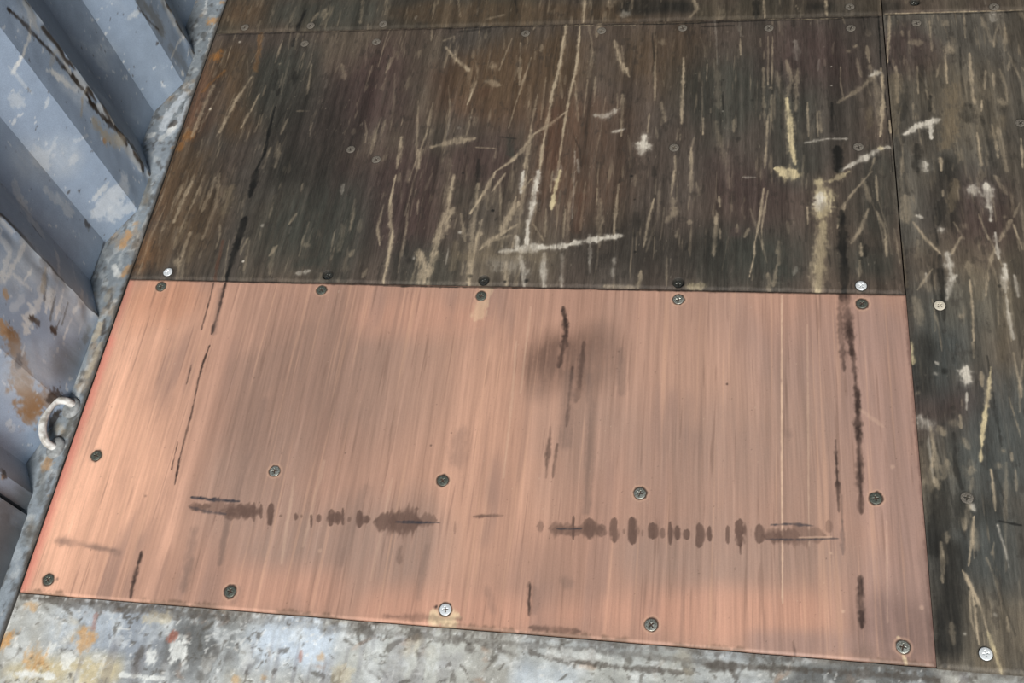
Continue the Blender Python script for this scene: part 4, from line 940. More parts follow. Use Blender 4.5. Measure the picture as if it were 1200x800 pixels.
class Canvas:
    """a colour per grid vertex; xs, ys in metres on the surface"""
    def __init__(s, xs, ys, base, seed, grain_y=True):
        s.xs = np.asarray(xs, np.float64); s.ys = np.asarray(ys, np.float64)
        s.X, s.Y = np.meshgrid(s.xs, s.ys)
        s.C = np.empty(s.X.shape + (3,), np.float32); s.C[:] = np.array(base, np.float32)
        s.rag = (0.34 * noise(s.X, s.Y, 420, 260, seed) + 0.36 * noise(s.X + .21 * s.Y, s.Y, 190, 90, seed + 1) + 0.30 * noise(s.X - .13 * s.Y, s.Y, 80, 34, seed + 6)) - 0.5
        s.speck = (0.55 * noise(s.X, s.Y, 520, 240, seed + 7) + 0.45 * noise(s.X + .1 * s.Y, s.Y, 230, 70, seed + 8)).astype(np.float32)
        s.streak = 0.5 * noise(s.X, s.Y, 330, 14, seed + 2) + 0.3 * noise(s.X, s.Y, 140, 60, seed + 3) + 0.2 * noise(s.X, s.Y, 420, 300, seed + 4)
        s.soft = fbm(s.X, s.Y, 14, 7, seed + 5, 4)
    def mix(s, col, m):
        s.C += (np.array(col, np.float32) - s.C) * m[..., None]
    def mul(s, m):
        s.C *= m[..., None]
    def stroke(s, kind, w, a, pts):
        col, soft, rag, brk, taper = KINDS[kind]
        hw = max(w / 2, 0.0011)
        reach = hw * (2.6 if soft == 'z' else 2.0)
        P = np.array(pts, np.float64)
        i0, i1 = np.searchsorted(s.xs, [P[:, 0].min() - reach, P[:, 0].max() + reach])
        j0, j1 = np.searchsorted(s.ys, [P[:, 1].min() - reach, P[:, 1].max() + reach])
        if i1 <= i0 or j1 <= j0: return
        X = s.X[j0:j1, i0:i1]; Y = s.Y[j0:j1, i0:i1]
        if len(P) == 1:
            d = np.hypot(X - P[0, 0], Y - P[0, 1]); tt = np.full(X.shape, .5)
        else:
            seg = np.hypot(*(P[1:] - P[:-1]).T); tot = max(seg.sum(), 1e-9); acc = 0
            d = np.full(X.shape, 1e9); tt = np.zeros(X.shape)
            for k in range(len(P) - 1):
                v = P[k + 1] - P[k]; L2 = max((v * v).sum(), 1e-12)
                u = np.clip(((X - P[k, 0]) * v[0] + (Y - P[k, 1]) * v[1]) / L2, 0, 1)
                dd = np.hypot(X - P[k, 0] - u * v[0], Y - P[k, 1] - u * v[1])
                t = (acc + u * seg[k]) / tot
                b = dd < d
                d = np.where(b, dd, d); tt = np.where(b, t, tt); acc += seg[k]
        hwv = hw * (taper + (1 - taper) * np.sqrt(np.clip(4 * tt * (1 - tt), 0, 1)))
        st = s.streak[j0:j1, i0:i1]
        if kind in ('L', 'W', 'Y', 'nd', 'D', 'ww', 'wd'):
            s.k = getattr(s, 'k', 0) + 1
            tot_ = float(np.hypot(*(P[1:] - P[:-1]).T).sum()) if len(P) > 1 else 0.01
            jt = noise(tt * tot_, np.full(tt.shape, s.k * 3.7), 90, 1, 77) * .6 + noise(tt * tot_, np.full(tt.shape, s.k * 5.1), 260, 1, 78) * .4
            hwv = hwv * (.45 + 1.15 * jt)
            a_t = np.clip(.55 + .9 * noise(tt * tot_, np.full(tt.shape, s.k * 2.3), 55, 1, 79), 0, 1.1)
        else:
            a_t = 1
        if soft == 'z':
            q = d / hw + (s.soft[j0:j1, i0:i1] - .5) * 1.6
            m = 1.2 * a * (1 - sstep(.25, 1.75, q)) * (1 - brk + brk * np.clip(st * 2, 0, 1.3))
        else:
            sp = s.speck[j0:j1, i0:i1]
            if kind == 'ne':
                q = d / hwv + 1.7 * (st - .5) + .4 * s.rag[j0:j1, i0:i1]
            else:
                q = d / hwv + rag * s.rag[j0:j1, i0:i1] * 2.2
            m = a * (1 - sstep(1 - soft * .6, 1 + soft * .6, q)) * np.clip(1 - brk + brk * 2.0 * st, 0, 1.15)
            if kind in ('L', 'W', 'Y') and hw > .0016:      # thin scuffed halo round a scrape
                m = np.maximum(m, .30 * a * (1 - sstep(.3, 2.0, q * .8)) * np.clip(2 * st, 0, 1.2))
            m = m * a_t
            bk = brk * (1 - .55 * a)
            m = m * (1 - bk + bk * sstep(.22, .62, sp + .35 * (1 - np.clip(q, 0, 1))))
        m = np.clip(m, 0, 1).astype(np.float32)
        c = s.C[j0:j1, i0:i1]
        c += (np.array(col, np.float32) - c) * m[..., None]
    def marks(s, key, only=None):
        for k, w, a, pts in MARKS[key]:
            z = k.startswith('z')
            if only is None or (only == 'z') == z:
                s.stroke(k, w, a, pts)
    def linear(s):
        c = np.clip(s.C / 255.0, 0.004, 1)
        lin = np.where(c <= 0.04045, c / 12.92, ((c + 0.055) / 1.055) ** 2.4)
        return lin * ALBEDO

# ------------------------------------------------------------------ materials
def painted_material(name, rough, grain_scale, grain_amount, bump, spec=0.25, metallic=0.0, speck=.12):
    m = bpy.data.materials.new(name); m.use_nodes = True
    nt = m.node_tree; n = nt.nodes; l = nt.links
    b = n['Principled BSDF']
    at = n.new('ShaderNodeAttribute'); at.attribute_name = 'paint'
    tc = n.new('ShaderNodeTexCoord'); mp = n.new('ShaderNodeMapping')
    mp.inputs['Scale'].default_value = grain_scale
    l.new(tc.outputs['Object'], mp.inputs['Vector'])
    nz = n.new('ShaderNodeTexNoise'); nz.inputs['Scale'].default_value = 1.0; nz.inputs['Detail'].default_value = 4
    l.new(mp.outputs['Vector'], nz.inputs['Vector'])
    mr = n.new('ShaderNodeMapRange')
    mr.inputs['From Min'].default_value = .25; mr.inputs['From Max'].default_value = .75
    mr.inputs['To Min'].default_value = 1 - grain_amount; mr.inputs['To Max'].default_value = 1 + grain_amount
    l.new(nz.outputs['Fac'], mr.inputs['Value'])
    nz2 = n.new('ShaderNodeTexNoise'); nz2.inputs['Scale'].default_value = 900; nz2.inputs['Detail'].default_value = 2
    l.new(tc.outputs['Object'], nz2.inputs['Vector'])
    mr2 = n.new('ShaderNodeMapRange')
    mr2.inputs['From Min'].default_value = .3; mr2.inputs['From Max'].default_value = .7
    mr2.inputs['To Min'].default_value = 1 - speck; mr2.inputs['To Max'].default_value = 1 + speck
    l.new(nz2.outputs['Fac'], mr2.inputs['Value'])
    mm = n.new('ShaderNodeMath'); mm.operation = 'MULTIPLY'
    l.new(mr.outputs['Result'], mm.inputs[0]); l.new(mr2.outputs['Result'], mm.inputs[1])
    mx = n.new('ShaderNodeVectorMath'); mx.operation = 'MULTIPLY'
    l.new(at.outputs['Color'], mx.inputs[0]); l.new(mm.outputs['Value'], mx.inputs[1])
    l.new(mx.outputs['Vector'], b.inputs['Base Color'])
    bp = n.new('ShaderNodeBump'); bp.inputs['Strength'].default_value = bump; bp.inputs['Distance'].default_value = 0.002
    l.new(nz.outputs['Fac'], bp.inputs['Height']); l.new(bp.outputs['Normal'], b.inputs['Normal'])
    b.inputs['Roughness'].default_value = rough
    b.inputs['Specular IOR Level'].default_value = spec
    b.inputs['Metallic'].default_value = metallic
    return m

def plain_material(name, rgb, rough=.5, metallic=0.0, nscale=300, namt=.3, rgb2=None):
    m = bpy.data.materials.new(name); m.use_nodes = True
    nt = m.node_tree; n = nt.nodes; l = nt.links
    b = n['Principled BSDF']
    tc = n.new('ShaderNodeTexCoord')
    nz = n.new('ShaderNodeTexNoise'); nz.inputs['Scale'].default_value = nscale; nz.inputs['Detail'].default_value = 3
    l.new(tc.outputs['Object'], nz.inputs['Vector'])
    cr = n.new('ShaderNodeValToRGB')
    c2 = rgb2 or tuple(v * (1 - namt) for v in rgb)
    cr.color_ramp.elements[0].color = (*c2, 1); cr.color_ramp.elements[0].position = .35
    cr.color_ramp.elements[1].color = (*rgb, 1); cr.color_ramp.elements[1].position = .62
    l.new(nz.outputs['Fac'], cr.inputs['Fac']); l.new(cr.outputs['Color'], b.inputs['Base Color'])
    b.inputs['Roughness'].default_value = rough; b.inputs['Metallic'].default_value = metallic
    return m

M_OLD = painted_material('worn_plywood', .62, (420, 45, 200), .26, .3, .18, speck=.16)
M_NEW = painted_material('new_plywood', .5, (640, 14, 200), .06, .06, .2, speck=.05)
M_STEEL = painted_material('painted_sill_steel', .5, (130, 130, 130), .14, .25, .3)
M_WALL = painted_material('painted_wall_steel', .42, (60, 60, 60), .06, .08, .35)
M_SUB = plain_material('subfloor_steel', (.03, .03, .03), .8)

# ------------------------------------------------------------------ mesh helpers
def mesh_from(name, verts, quads, mat, colors=None, smooth=True, extra=None):
    """verts (n,3), quads (m,4) int array, extra = list of polygons"""
    me = bpy.data.meshes.new(name)
    verts = np.asarray(verts, np.float32); quads = np.asarray(quads, np.int32)
    extra = extra or []
    nl = quads.size + sum(len(e) for e in extra)
    me.vertices.add(len(verts)); me.vertices.foreach_set('co', verts.ravel())
    me.loops.add(nl)
    li = np.concatenate([quads.ravel()] + [np.array(e, np.int32) for e in extra]) if extra else quads.ravel()
    me.loops.foreach_set('vertex_index', li.astype(np.int32))
    npoly = len(quads) + len(extra)
    me.polygons.add(npoly)
    starts = np.concatenate([np.arange(len(quads)) * 4, quads.size + np.cumsum([0] + [len(e) for e in extra])[:-1]]) if extra else np.arange(len(quads)) * 4
    me.polygons.foreach_set('loop_start', starts.astype(np.int32))
    me.polygons.foreach_set('use_smooth', np.full(npoly, smooth))
    if colors is not None:
        ca = me.color_attributes.new('paint', 'FLOAT_COLOR', 'POINT')
        c4 = np.ones((len(verts), 4), np.float32); c4[:, :3] = colors
        ca.data.foreach_set('color', c4.ravel())
    me.materials.append(mat)
    me.update(calc_edges=True); me.validate()
    return me

def link(name, me, parent=None, loc=(0, 0, 0)):
    o = bpy.data.objects.new(name, me)
    COL.objects.link(o)
    o.location = loc
    if parent: o.parent = parent
    return o

def grid_solid(name, canvas, Z, thick, mat, origin):
    """heightfield top with skirt and underside, coordinates relative to origin"""
    ny, nx = canvas.X.shape
    top = np.stack([canvas.X, canvas.Y, Z], -1).reshape(-1, 3)
    idx = np.arange(ny * nx).reshape(ny, nx)
    q = np.stack([idx[:-1, :-1], idx[:-1, 1:], idx[1:, 1:], idx[1:, :-1]], -1).reshape(-1, 4)
    ring = np.concatenate([idx[0, :-1], idx[:-1, -1], idx[-1, :0:-1], idx[:0:-1, 0]])
    n0 = ny * nx
    low = top[ring].copy(); low[:, 2] = -thick
    rr = np.arange(len(ring)); nxt = np.roll(rr, -1)
    # the skirt gets its own top ring so the board edge stays crisp
    sk_top = top[ring]
    st = n0 + rr; sb = n0 + len(ring) + rr
    sq = np.stack([sb, sb[nxt], st[nxt], st], -1)
    verts = np.concatenate([top, sk_top, low])
    c = canvas.linear().reshape(-1, 3)
    cols = np.concatenate([c, c[ring] * .9, c[ring] * .9])
    o3 = np.array(origin)
    me = mesh_from(name, verts - o3, np.concatenate([q, sq]), mat, cols, True, [list(sb[::-1])])
    return link(name, me, None, origin)

def sheet_thing(board, label, group=None):
    root = bpy.data.objects.new('plywood_sheet', None); COL.objects.link(root)
    root.location = board.location.copy()
    board.parent = root; board.location = (0, 0, 0); board.name = 'board'
    return put(root, label, 'plywood sheet', group)

def put(o, label=None, cat=None, group=None, kind=None):
    if label: o['label'] = label
    if cat: o['category'] = cat
    if group: o['group'] = group
    if kind: o['kind'] = kind
    return o

STEP = 0.0012
def axis(a, b, step=STEP):
    return np.linspace(a, b, max(2, int(round((b - a) / step)) + 1))

def edge_drop(cv, amount, width, rag=0.0):
    X, Y = cv.X, cv.Y
    d = np.minimum(np.minimum(X - cv.xs[0], cv.xs[-1] - X), np.minimum(Y - cv.ys[0], cv.ys[-1] - Y))
    d = d - rag * np.clip(cv.rag + .15, 0, 1)
    return -amount * (1 - sstep(0, width, d))

# ------------------------------------------------------------------ the setting: subfloor, wall, rails
floor_me_v = [(-.08, -.02, -.036), (2.36, -.02, -.036), (2.36, 5.9, -.036), (-.08, 5.9, -.036),
              (-.08, -.02, -.06), (2.36, -.02, -.06), (2.36, 5.9, -.06), (-.08, 5.9, -.06)]
floor_me = mesh_from('floor', floor_me_v, [(0, 1, 2, 3), (7, 6, 5, 4), (4, 5, 1, 0), (5, 6, 2, 1), (6, 7, 3, 2), (7, 4, 0, 3)], M_SUB, None, False)
put(link('floor', floor_me), 'dark steel subfloor under the plywood sheets of the container', kind='structure')

def smooth_patches(cv, seed, cols, f=6, lo=.48, hi=.62, a=.5):
    for i, c in enumerate(cols):
        m = sstep(lo, hi, fbm(cv.X, cv.Y, f, f * .6, seed + i * 31, 5)) * a
        cv.mix(c, m)

# corrugated wall
py = np.array([p[0] for p in WALL_PROFILE]); px = np.array([p[1] for p in WALL_PROFILE])
ys = np.unique(np.round(np.concatenate([py, np.arange(-.14, 1.25, .0022), np.arange(1.25, 2.2, .02)]), 5))
zs = np.concatenate([np.arange(0, .60, .0022), np.linspace(.61, 2.39, 30)])
wc = Canvas(ys, zs, (152, 168, 188), 401)
smooth_patches(wc, 450, [(164, 180, 200), (140, 154, 170)], 6, .40, .70, .5)
m = sstep(.45, .75, noise(wc.X + .4 * wc.Y, wc.Y, 40, 9, 461)) * sstep(.5, .7, wc.soft) * (.4 + wc.speck); wc.mix((206, 214, 222), m * .45)
chip = sstep(.76, .80, fbm(wc.X, wc.Y, 120, 80, 471, 4)); wc.mix((222, 224, 224), chip * .7)
chip = sstep(.79, .83, fbm(wc.X, wc.Y, 120, 110, 481, 4)); wc.mix((70, 66, 62), chip * .6)
PXG = np.interp(wc.X, py, px)
# knocks along the protruding folds: scraped paint
def fold(y0, a, b, col, al, seed, w=.012):
    d = np.abs(wc.X - y0 + (wc.soft - .5) * .03)
    m = (1 - sstep(w * .3, w, d)) * sstep(a, a + .03, wc.Y) * (1 - sstep(b - .05, b, wc.Y)) * sstep(.40, .52, noise(wc.X, wc.Y, 90, 60, seed))
    wc.mix(col, m * al)
for y0 in (.427, .705, .983):
    fold(y0 - .004, -.1, .5, (206, 204, 198), .6, 91, .014)
    fold(y0, -.1, .45, (58, 48, 40), .8, 95, .006)
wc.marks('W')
dent = (noise(wc.X, wc.Y, 60, 45, 777) - .5) * .003 + (noise(wc.X, wc.Y, 12, 6, 778) - .5) * .004
near = np.zeros_like(wc.X)
for y0 in (.427, .705, .983):
    near = np.maximum(near, 1 - sstep(.0, .03, np.abs(wc.X - y0)))
WX = PXG + dent * (.25 + near)
ny_, nx_ = wc.X.shape
wv = np.stack([WX, wc.X, wc.Y], -1).reshape(-1, 3)
ii = np.arange(ny_ * nx_).reshape(ny_, nx_)
wq = np.stack([ii[:-1, :-1], ii[:-1, 1:], ii[1:, 1:], ii[1:, :-1]], -1).reshape(-1, 4)
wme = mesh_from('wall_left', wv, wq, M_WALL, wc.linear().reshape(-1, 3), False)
wl = link('wall_left', wme)
so = wl.modifiers.new('sheet thickness', 'SOLIDIFY'); so.thickness = .002; so.offset = -1
put(wl, 'corrugated blue grey painted steel container wall with scraped folds', kind='structure')

# the rest of the container: opposite wall, end wall and roof, which keep the daylight to the open door
M_FAR = plain_material('far_wall_paint', (.20, .23, .27), .5, 0, 6, .25)
def corrugated(name, a, b, depth, mat, put_at, z0, z1):
    V = []; y = a; k = 0; pts = []
    while y < b:
        pts += [(y, 0), (y + .07, 0), (y + .138, depth), (y + .208, depth)]; y += .278
    for p in pts:
        V += [put_at(p[0], p[1], z0), put_at(p[0], p[1], z1)]
    Q = [(2 * i, 2 * i + 2, 2 * i + 3, 2 * i + 1) for i in range(len(pts) - 1)]
    return link(name, mesh_from(name, V, Q, mat, None, False))
put(corrugated('wall_right', -.14, 5.9, .036, M_FAR, lambda y, d, z: (2.33 + d, y, z), 0, 2.39), 'corrugated blue grey container wall opposite', kind='structure')
put(corrugated('wall_back', -.03, 2.3, .036, M_FAR, lambda x, d, z: (x, 5.9 + d, z), 0, 2.39), 'corrugated end wall of the container', kind='structure')
put(corrugated('wall_left_inner', 2.20, 5.9, -.036, M_FAR, lambda y, d, z: (-.028 + d, y, z), 0, 2.39), 'rest of the corrugated left wall further inside', kind='structure')
put(corrugated('ceiling', -.14, 5.9, .02, M_FAR, lambda y, d, x: (x, y, 2.39 + d), -.07, 2.37), 'corrugated steel roof of the container', kind='structure')

# bottom rail between the wall and the plywood
rc = Canvas(axis(-.085, -.0015, .0018), axis(-.14, 1.6, .0022), (128, 136, 142), 501)
smooth_patches(rc, 510, [(160, 170, 180), (112, 116, 118), (146, 154, 160)], 10, .42, .70, .6)
m = sstep(.60, .78, fbm(rc.X, rc.Y, 30, 20, 531, 5)); rc.mix((180, 140, 98), m * .4)
m = sstep(.60, .72, fbm(rc.X, rc.Y, 90, 60, 541, 4)); rc.mix((206, 208, 206), m * .4)
m = sstep(.58, .72, fbm(rc.X, rc.Y, 110, 70, 551, 4)); rc.mix((66, 62, 58), m * .45)
rc.marks('F')
m = (1 - sstep(.0, .008, -.0015 - rc.X + (rc.rag) * .008)); rc.mix((72, 66, 60), m * .8)
rz = (fbm(rc.X, rc.Y, 40, 30, 560, 3) - .5) * .003 - .0005
rail = grid_solid('trim_1', rc, rz, .05, M_STEEL, (0, 0, 0))
put(rail, 'rusty grey steel bottom rail between corrugated wall and plywood floor', kind='structure')

# door sill
sc = Canvas(axis(-.09, 1.75, .0019), axis(-.30, -.0012, .0019), (168, 170, 168), 601, False)
smooth_patches(sc, 610, [(190, 196, 202), (140, 140, 138), (180, 174, 160)], 9, .44, .62, .55)
sc.marks('S', 'z')
for i, (fx, lo, hi, al, c) in enumerate(((26, .52, .74, .5, (214, 218, 218)), (70, .58, .72, .5, (226, 228, 226)), (45, .60, .80, .45, (110, 106, 102)), (110, .60, .74, .6, (84, 78, 70)),
                                     (20, .60, .78, .45, (200, 182, 150)), (160, .66, .76, .6, (238, 236, 230)), (34, .70, .84, .35, (170, 124, 94)))):
    wx = sc.X + .02 * (noise(sc.X, sc.Y, 50, 50, 690 + i) - .5); wy = sc.Y + .02 * (noise(sc.X, sc.Y, 50, 50, 720 + i) - .5)
    m = sstep(lo, hi, fbm(wx, wy, fx, fx * .9, 631 + i * 13, 5)); sc.mix(c, m * al)
m = sstep(.52, .72, noise(sc.X, sc.Y, 160, 9, 655)) * sstep(.55, .65, fbm(sc.X, sc.Y, 10, 10, 656)); sc.mix((120, 116, 120), m * .3)
m = sstep(.55, .95, sc.X) * sstep(.40, .60, fbm(sc.X, sc.Y, 20, 60, 657)); sc.mix((104, 103, 98), m * .35)
sc.marks('S', 's')
m = (1 - sstep(.0, .007, -.0012 - sc.Y + sc.rag * .02)); sc.mix((84, 77, 70), m * .45)
sz = -.0045 + (fbm(sc.X, sc.Y, 30, 30, 660, 4) - .5) * .0025
sill = grid_solid('trim_2', sc, sz, .06, M_STEEL, (0, 0, 0))
put(sill, 'worn grey steel door sill along the front edge of the floor', kind='structure')

# ------------------------------------------------------------------ plywood
CUPS = {'A': [], 'D': []}
for k in SCREWS:
    for x, y, t in SCREWS[k]:
        if t == 'sunk': CUPS[k].append((x, y))

def old_sheet(key, x0, x1, y0, y1, base, seed, label, cups=(), step=STEP, scratch=1.0):
    cv = Canvas(axis(x0, x1, step), axis(y0, y1, step), base, seed)
    smooth_patches(cv, seed + 10, [(96, 84, 70), (66, 62, 57), (84, 72, 64)], 7, .44, .64, .5)
    cv.marks(key, 'z')
    # grain and wear that run with the length of the container
    g = .5 * noise(cv.X, cv.Y, 150, 5, seed + 40) + .3 * noise(cv.X, cv.Y, 60, 3, seed + 41) + .2 * noise(cv.X, cv.Y, 400, 20, seed + 42)
    cv.mul(.70 + .6 * g)
    for i, (fx, fy, lo, al, c) in enumerate(((190, 16, .70, .45, (150, 134, 112)), (110, 26, .70, .35, (140, 126, 106)), (300, 110, .80, .35, (170, 158, 136)))):
        m = sstep(lo, lo + .1, fbm(cv.X, cv.Y, fx, fy, seed + 60 + i * 9, 3)) * al * scratch
        m = m * sstep(.42, .6, fbm(cv.X, cv.Y, 6, 4, seed + 90 + i, 3))
        cv.mix(c, m)
    m = sstep(.66, .74, fbm(cv.X, cv.Y, 130, 60, seed + 120, 3)) * .5
    cv.mix((52, 48, 44), m * .6)
    rs = np.random.RandomState(seed)
    area = (min(x1, 1.5) - x0) * (min(y1, 1.1) - y0)
    for i in range(int(430 * max(area, .02) * scratch)):
        sx = rs.uniform(x0, min(x1, 1.5)); sy = rs.uniform(y0, min(y1, 1.12)); ln = rs.uniform(.008, .06) if rs.rand() < .7 else rs.uniform(.05, .14); an = rs.normal(-.04, .10)
        kd = 'L' if rs.rand() < .74 else ('D' if rs.rand() < .75 else 'W')
        cv.stroke(kd, rs.uniform(.0015, .0045) * (2.2 if rs.rand() < .2 else 1), rs.uniform(.10, .42), [(sx, sy), (sx + ln * .5 * math.sin(an), sy + ln * .5), (sx + ln * math.sin(an + rs.normal(0, .06)), sy + ln)])
    cv.marks(key, 's')
    # dirt ring round each screw
    for x, y, t in SCREWS[key]:
        i0, i1 = np.searchsorted(cv.xs, [x - .02, x + .02]); j0, j1 = np.searchsorted(cv.ys, [y - .02, y + .02])
        d = np.hypot(cv.X[j0:j1, i0:i1] - x, cv.Y[j0:j1, i0:i1] - y)
        mm = ((1 - sstep(.0076, .0094, d)) * (.8 if t != 'dusty' else .35)).astype(np.float32)
        c = cv.C[j0:j1, i0:i1]; c += (np.array((40, 38, 34), np.float32) - c) * mm[..., None]
    Z = edge_drop(cv, .0022, .006, .004) + (fbm(cv.X, cv.Y, 60, 12, seed + 130, 3) - .5) * .0012
    for x, y in cups:
        d = np.hypot(cv.X - x, cv.Y - y)
        Z = Z - .005 * (1 - sstep(.0066, .0082, d))
    o = grid_solid('board', cv, Z, .028, M_OLD, (x0, y0, 0))
    return sheet_thing(o, label, 'worn plywood floor sheets')

G = .0004
sheetA = old_sheet('A', .0, 1.1590 - G, .4985 + G, 1.0335 - G, (84, 76, 69), 1000, 'scratched dark brown plywood floor sheet directly behind the reddish repair panel', CUPS['A'])
sheetB = old_sheet('B', 1.1600 + G, 1.75, -.002, 1.0365 - G, (92, 87, 79), 2000, 'scuffed grey plywood floor sheet running along the right side of the reddish repair panel')
sheetC = old_sheet('C', .0, 1.1590 - G, 1.0335 + G, 1.7, (74, 68, 58), 3000, 'dark plywood floor sheet at the far left beyond the cross seam, touching the wall', (), .0022)
sheetD = old_sheet('D', 1.1600 + G, 1.75, 1.0365 + G, 1.7, (86, 78, 68), 4000, 'dark plywood floor sheet in the far right corner beyond the cross seam', CUPS['D'], .0022)

# the new panel
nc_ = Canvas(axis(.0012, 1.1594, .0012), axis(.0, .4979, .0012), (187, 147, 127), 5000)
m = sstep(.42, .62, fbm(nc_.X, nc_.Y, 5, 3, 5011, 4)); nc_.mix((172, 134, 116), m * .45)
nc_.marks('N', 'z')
g = .45 * noise(nc_.X, nc_.Y, 120, 1.5, 5020) + .3 * noise(nc_.X, nc_.Y, 35, 1.2, 5021) + .25 * noise(nc_.X, nc_.Y, 380, 5, 5022)
nc_.mul(.90 + .20 * g)
fib = noise(nc_.X + .05 * nc_.Y, nc_.Y, 520, 9, 5023) * .6 + noise(nc_.X - .03 * nc_.Y, nc_.Y, 240, 4, 5024) * .4
nc_.mul(.935 + .13 * fib)
m = sstep(.55, .8, nc_.soft) * sstep(.35, .7, noise(nc_.X, nc_.Y, 90, 3, 5025)); nc_.mix((146, 120, 110), m * .35)
for i, (fx, fy, lo, al, c) in enumerate(((220, 3, .68, .28, (222, 176, 146)), (260, 9, .70, .3, (118, 92, 80)), (120, 5, .68, .22, (136, 108, 96)), (400, 250, .83, .6, (80, 62, 54)), (300, 240, .84, .5, (228, 200, 176)))):
    m = sstep(lo, lo + .12, fbm(nc_.X, nc_.Y, fx, fy, 5040 + i * 9, 3)) * al
    nc_.mix(c, m)
nc_.marks('N', 's')
m = (1 - sstep(.0, .006, nc_.Y + nc_.rag * .012)) * sstep(.45, .55, noise(nc_.X, nc_.Y, 14, 1, 5071)); nc_.mix((96, 78, 64), m * .5)
m = (1 - sstep(.0, .004, .4979 - nc_.Y + nc_.rag * .006)); nc_.mix((70, 58, 50), m * .4)
m = (1 - sstep(.0, .005, 1.1594 - nc_.X + nc_.rag * .006)); nc_.mix((88, 66, 60), m * .5)
for x, y, t in SCREWS['N']:
    i0, i1 = np.searchsorted(nc_.xs, [x - .025, x + .025]); j0, j1 = np.searchsorted(nc_.ys, [y - .025, y + .025])
    d = np.hypot(nc_.X[j0:j1, i0:i1] - x, nc_.Y[j0:j1, i0:i1] - y) + nc_.rag[j0:j1, i0:i1] * .004
    c = nc_.C[j0:j1, i0:i1]
    c += (np.array((214, 172, 146), np.float32) - c) * ((1 - sstep(.0095, .013, d)) * .5).astype(np.float32)[..., None]
    c += (np.array((58, 48, 42), np.float32) - c) * ((1 - sstep(.0080, .0098, d)) * .85).astype(np.float32)[..., None]
Zn = edge_drop(nc_, .0012, .003) + (fbm(nc_.X, nc_.Y, 50, 4, 5090, 3) - .5) * .0004 + .0006
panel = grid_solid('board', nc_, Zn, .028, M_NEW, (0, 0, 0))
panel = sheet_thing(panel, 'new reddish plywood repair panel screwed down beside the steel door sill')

# ------------------------------------------------------------------ screws
def screw_mesh(name, mat, r=.0074, dome=.0006, cross=.0016, rot=0.0):
    rings = np.concatenate([np.linspace(.04, .62, 15), np.linspace(.68, 1, 7)]); na = 56
    V = [(0, 0, dome - cross)]
    for q in rings:
        for k in range(na):
            a = 2 * math.pi * k / na
            x, y = q * math.cos(a), q * math.sin(a)
            u = x * math.cos(rot) + y * math.sin(rot); v = -x * math.sin(rot) + y * math.cos(rot)
            arm = min(abs(u), abs(v)); ln = max(abs(u), abs(v))
            dpt = cross * (1 - float(sstep(.075, .13, np.float64(arm)))) * (1 - float(sstep(.42, .56, np.float64(ln))))
            core = cross * (1 - float(sstep(.13, .22, np.float64(q))))
            z = dome * (1 - q * q) - max(dpt, core)
            if q > .97: z -= .0002
            V.append((x * r, y * r, z))
    nr = len(rings)
    # countersunk cone down to the shank
    for rr, zz in ((.98, -.0012), (.45, -.0050), (.42, -.024)):
        for k in range(na):
            a = 2 * math.pi * k / na
            V.append((rr * r * math.cos(a), rr * r * math.sin(a), zz))
    Q = []; E = []
    for k in range(na): E.append([0, 1 + k, 1 + (k + 1) % na])
    for j in range(nr + 2):
        for k in range(na):
            a = 1 + j * na + k; b = 1 + j * na + (k + 1) % na
            Q.append((a, a + na, b + na, b))
    E.append([1 + (nr + 2) * na + k for k in range(na)][::-1])
    return mesh_from(name, V, Q, mat, None, True, E)

MS = {
 'dull': plain_material('weathered_screw', (.16, .17, .14), .45, .6, 500, .5),
 'steel': plain_material('steel_screw', (.52, .52, .46), .35, .7, 500, .5, (.16, .16, .13)),
 'bright': plain_material('zinc_screw', (.86, .88, .88), .3, .45, 300, .15),
 'cream': plain_material('cream_screw', (.50, .45, .36), .7, 0, 500, .2),
 'dusty': plain_material('dusty_screw', (.15, .13, .105), .85, 0, 500, .6),
 'sunk': plain_material('dark_screw', (.10, .10, .09), .35, .7, 700, .3),
}
HEADS = {}
for t in MS:
    HEADS[t] = [screw_mesh('screw_head_' + t, MS[t], rot=a) for a in (.2, .75, 1.3)]
LAB = {'bright': 'shiny zinc cross head screw', 'cream': 'cream paint spattered screw head', 'sunk': 'dark countersunk screw deep in its hole'}
rng = np.random.RandomState(5)
for key, par in (('N', panel), ('A', sheetA), ('B', sheetB), ('C', sheetC), ('D', sheetD)):
    for i, (x, y, t) in enumerate(SCREWS[key]):
        o = link('screw', HEADS[t][i % 3], par)
        dz = {'sunk': -.0042, 'bright': .0012, 'cream': .001, 'dusty': .0004}.get(t, .0009)
        o.location = (x - par.location.x, y - par.location.y, dz)
        o.rotation_euler = (rng.uniform(-.04, .04), rng.uniform(-.04, .04), 0)
        if t in LAB and (t != 'bright' or key in 'NAB'): o['label'] = LAB[t]

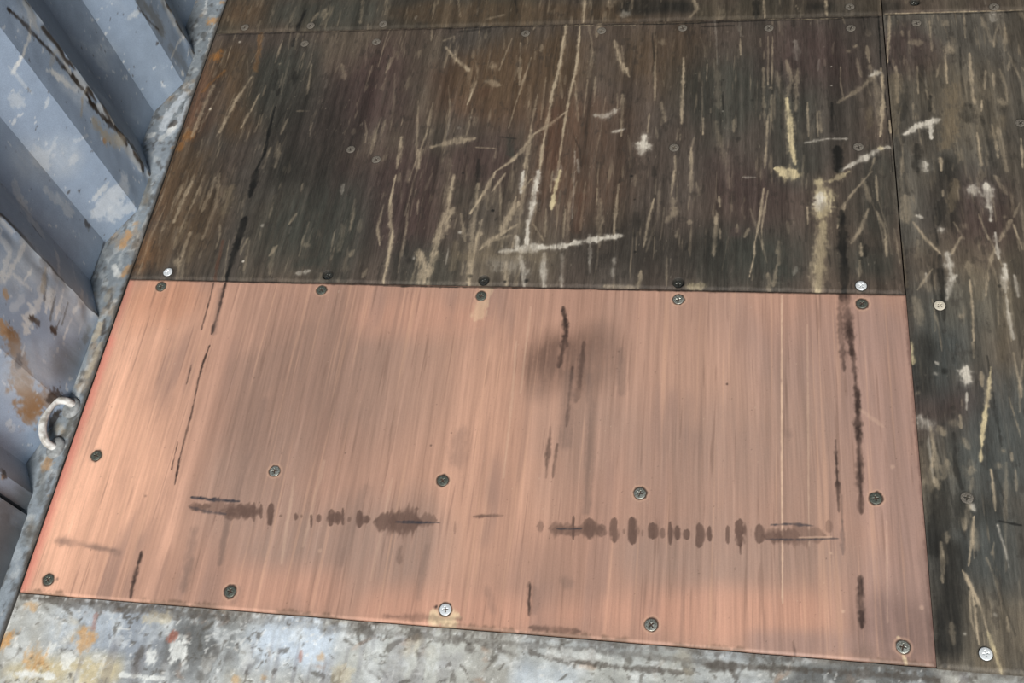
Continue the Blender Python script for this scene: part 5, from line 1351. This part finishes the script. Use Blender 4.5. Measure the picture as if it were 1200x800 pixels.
# ------------------------------------------------------------------ lashing ring on the bottom rail
M_RING = plain_material('flaked_white_ring', (.60, .60, .58), .5, .1, 90, .5, (.26, .24, .21))
M_LUG = plain_material('dirty_grey_lug', (.27, .28, .28), .7, .1, 120, .5)
def tube(name, pts, rad, mat, parent, n=14, sub=8):
    P = [Vector(p) for p in pts]
    C_ = []
    for i in range(len(P) - 1):
        p0 = P[max(i - 1, 0)]; p1 = P[i]; p2 = P[i + 1]; p3 = P[min(i + 2, len(P) - 1)]
        for s_ in range(sub):
            t = s_ / sub
            C_.append(.5 * ((2 * p1) + (p2 - p0) * t + (2 * p0 - 5 * p1 + 4 * p2 - p3) * t * t + (3 * p1 - p0 - 3 * p2 + p3) * t ** 3))
    C_.append(P[-1])
    V = []; up = Vector((.3, .1, 1)).normalized()
    for i, c in enumerate(C_):
        tg = (C_[min(i + 1, len(C_) - 1)] - C_[max(i - 1, 0)]).normalized()
        a = tg.cross(up).normalized(); b = a.cross(tg).normalized(); up = b
        for k in range(n):
            th = 2 * math.pi * k / n
            V.append(tuple(c + rad * (math.cos(th) * a + math.sin(th) * b)))
    Q = [(j * n + k, j * n + (k + 1) % n, (j + 1) * n + (k + 1) % n, (j + 1) * n + k) for j in range(len(C_) - 1) for k in range(n)]
    E = [list(range(n))[::-1], [(len(C_) - 1) * n + k for k in range(n)]]
    return link(name, mesh_from(name, V, Q, mat, None, True, E), parent)
ring = bpy.data.objects.new('lashing_ring', None); COL.objects.link(ring)
ring.location = (-.022, .235, 0)
put(ring, 'small white flaked steel lashing ring on the rail at the foot of the wall', 'ring')
RX = -.022; RY = .235
def rel(p): return (p[0] - RX, p[1] - RY, p[2])
tube('ring_bar', [rel(p) for p in [(-.014, .274, -.004), (-.021, .277, .012), (-.032, .271, .0225), (-.037, .250, .026), (-.035, .226, .024), (-.028, .210, .015), (-.019, .208, -.004)]], .0058, M_RING, ring)
def lug(y, x):
    V = []; n = 18
    for rr, zz in ((1, -.004), (1, .002), (.85, .0045), (.5, .0055)):
        for k in range(n):
            a = 2 * math.pi * k / n
            V.append((x - RX + rr * .013 * math.cos(a), y - RY + rr * .017 * math.sin(a), zz))
    Q = [(j * n + k, j * n + (k + 1) % n, (j + 1) * n + (k + 1) % n, (j + 1) * n + k) for j in range(3) for k in range(n)]
    link('weld_foot', mesh_from('weld_foot', V, Q, M_LUG, None, True, [[3 * n + k for k in range(n)]]), ring)
lug(.272, -.019); lug(.208, -.021)
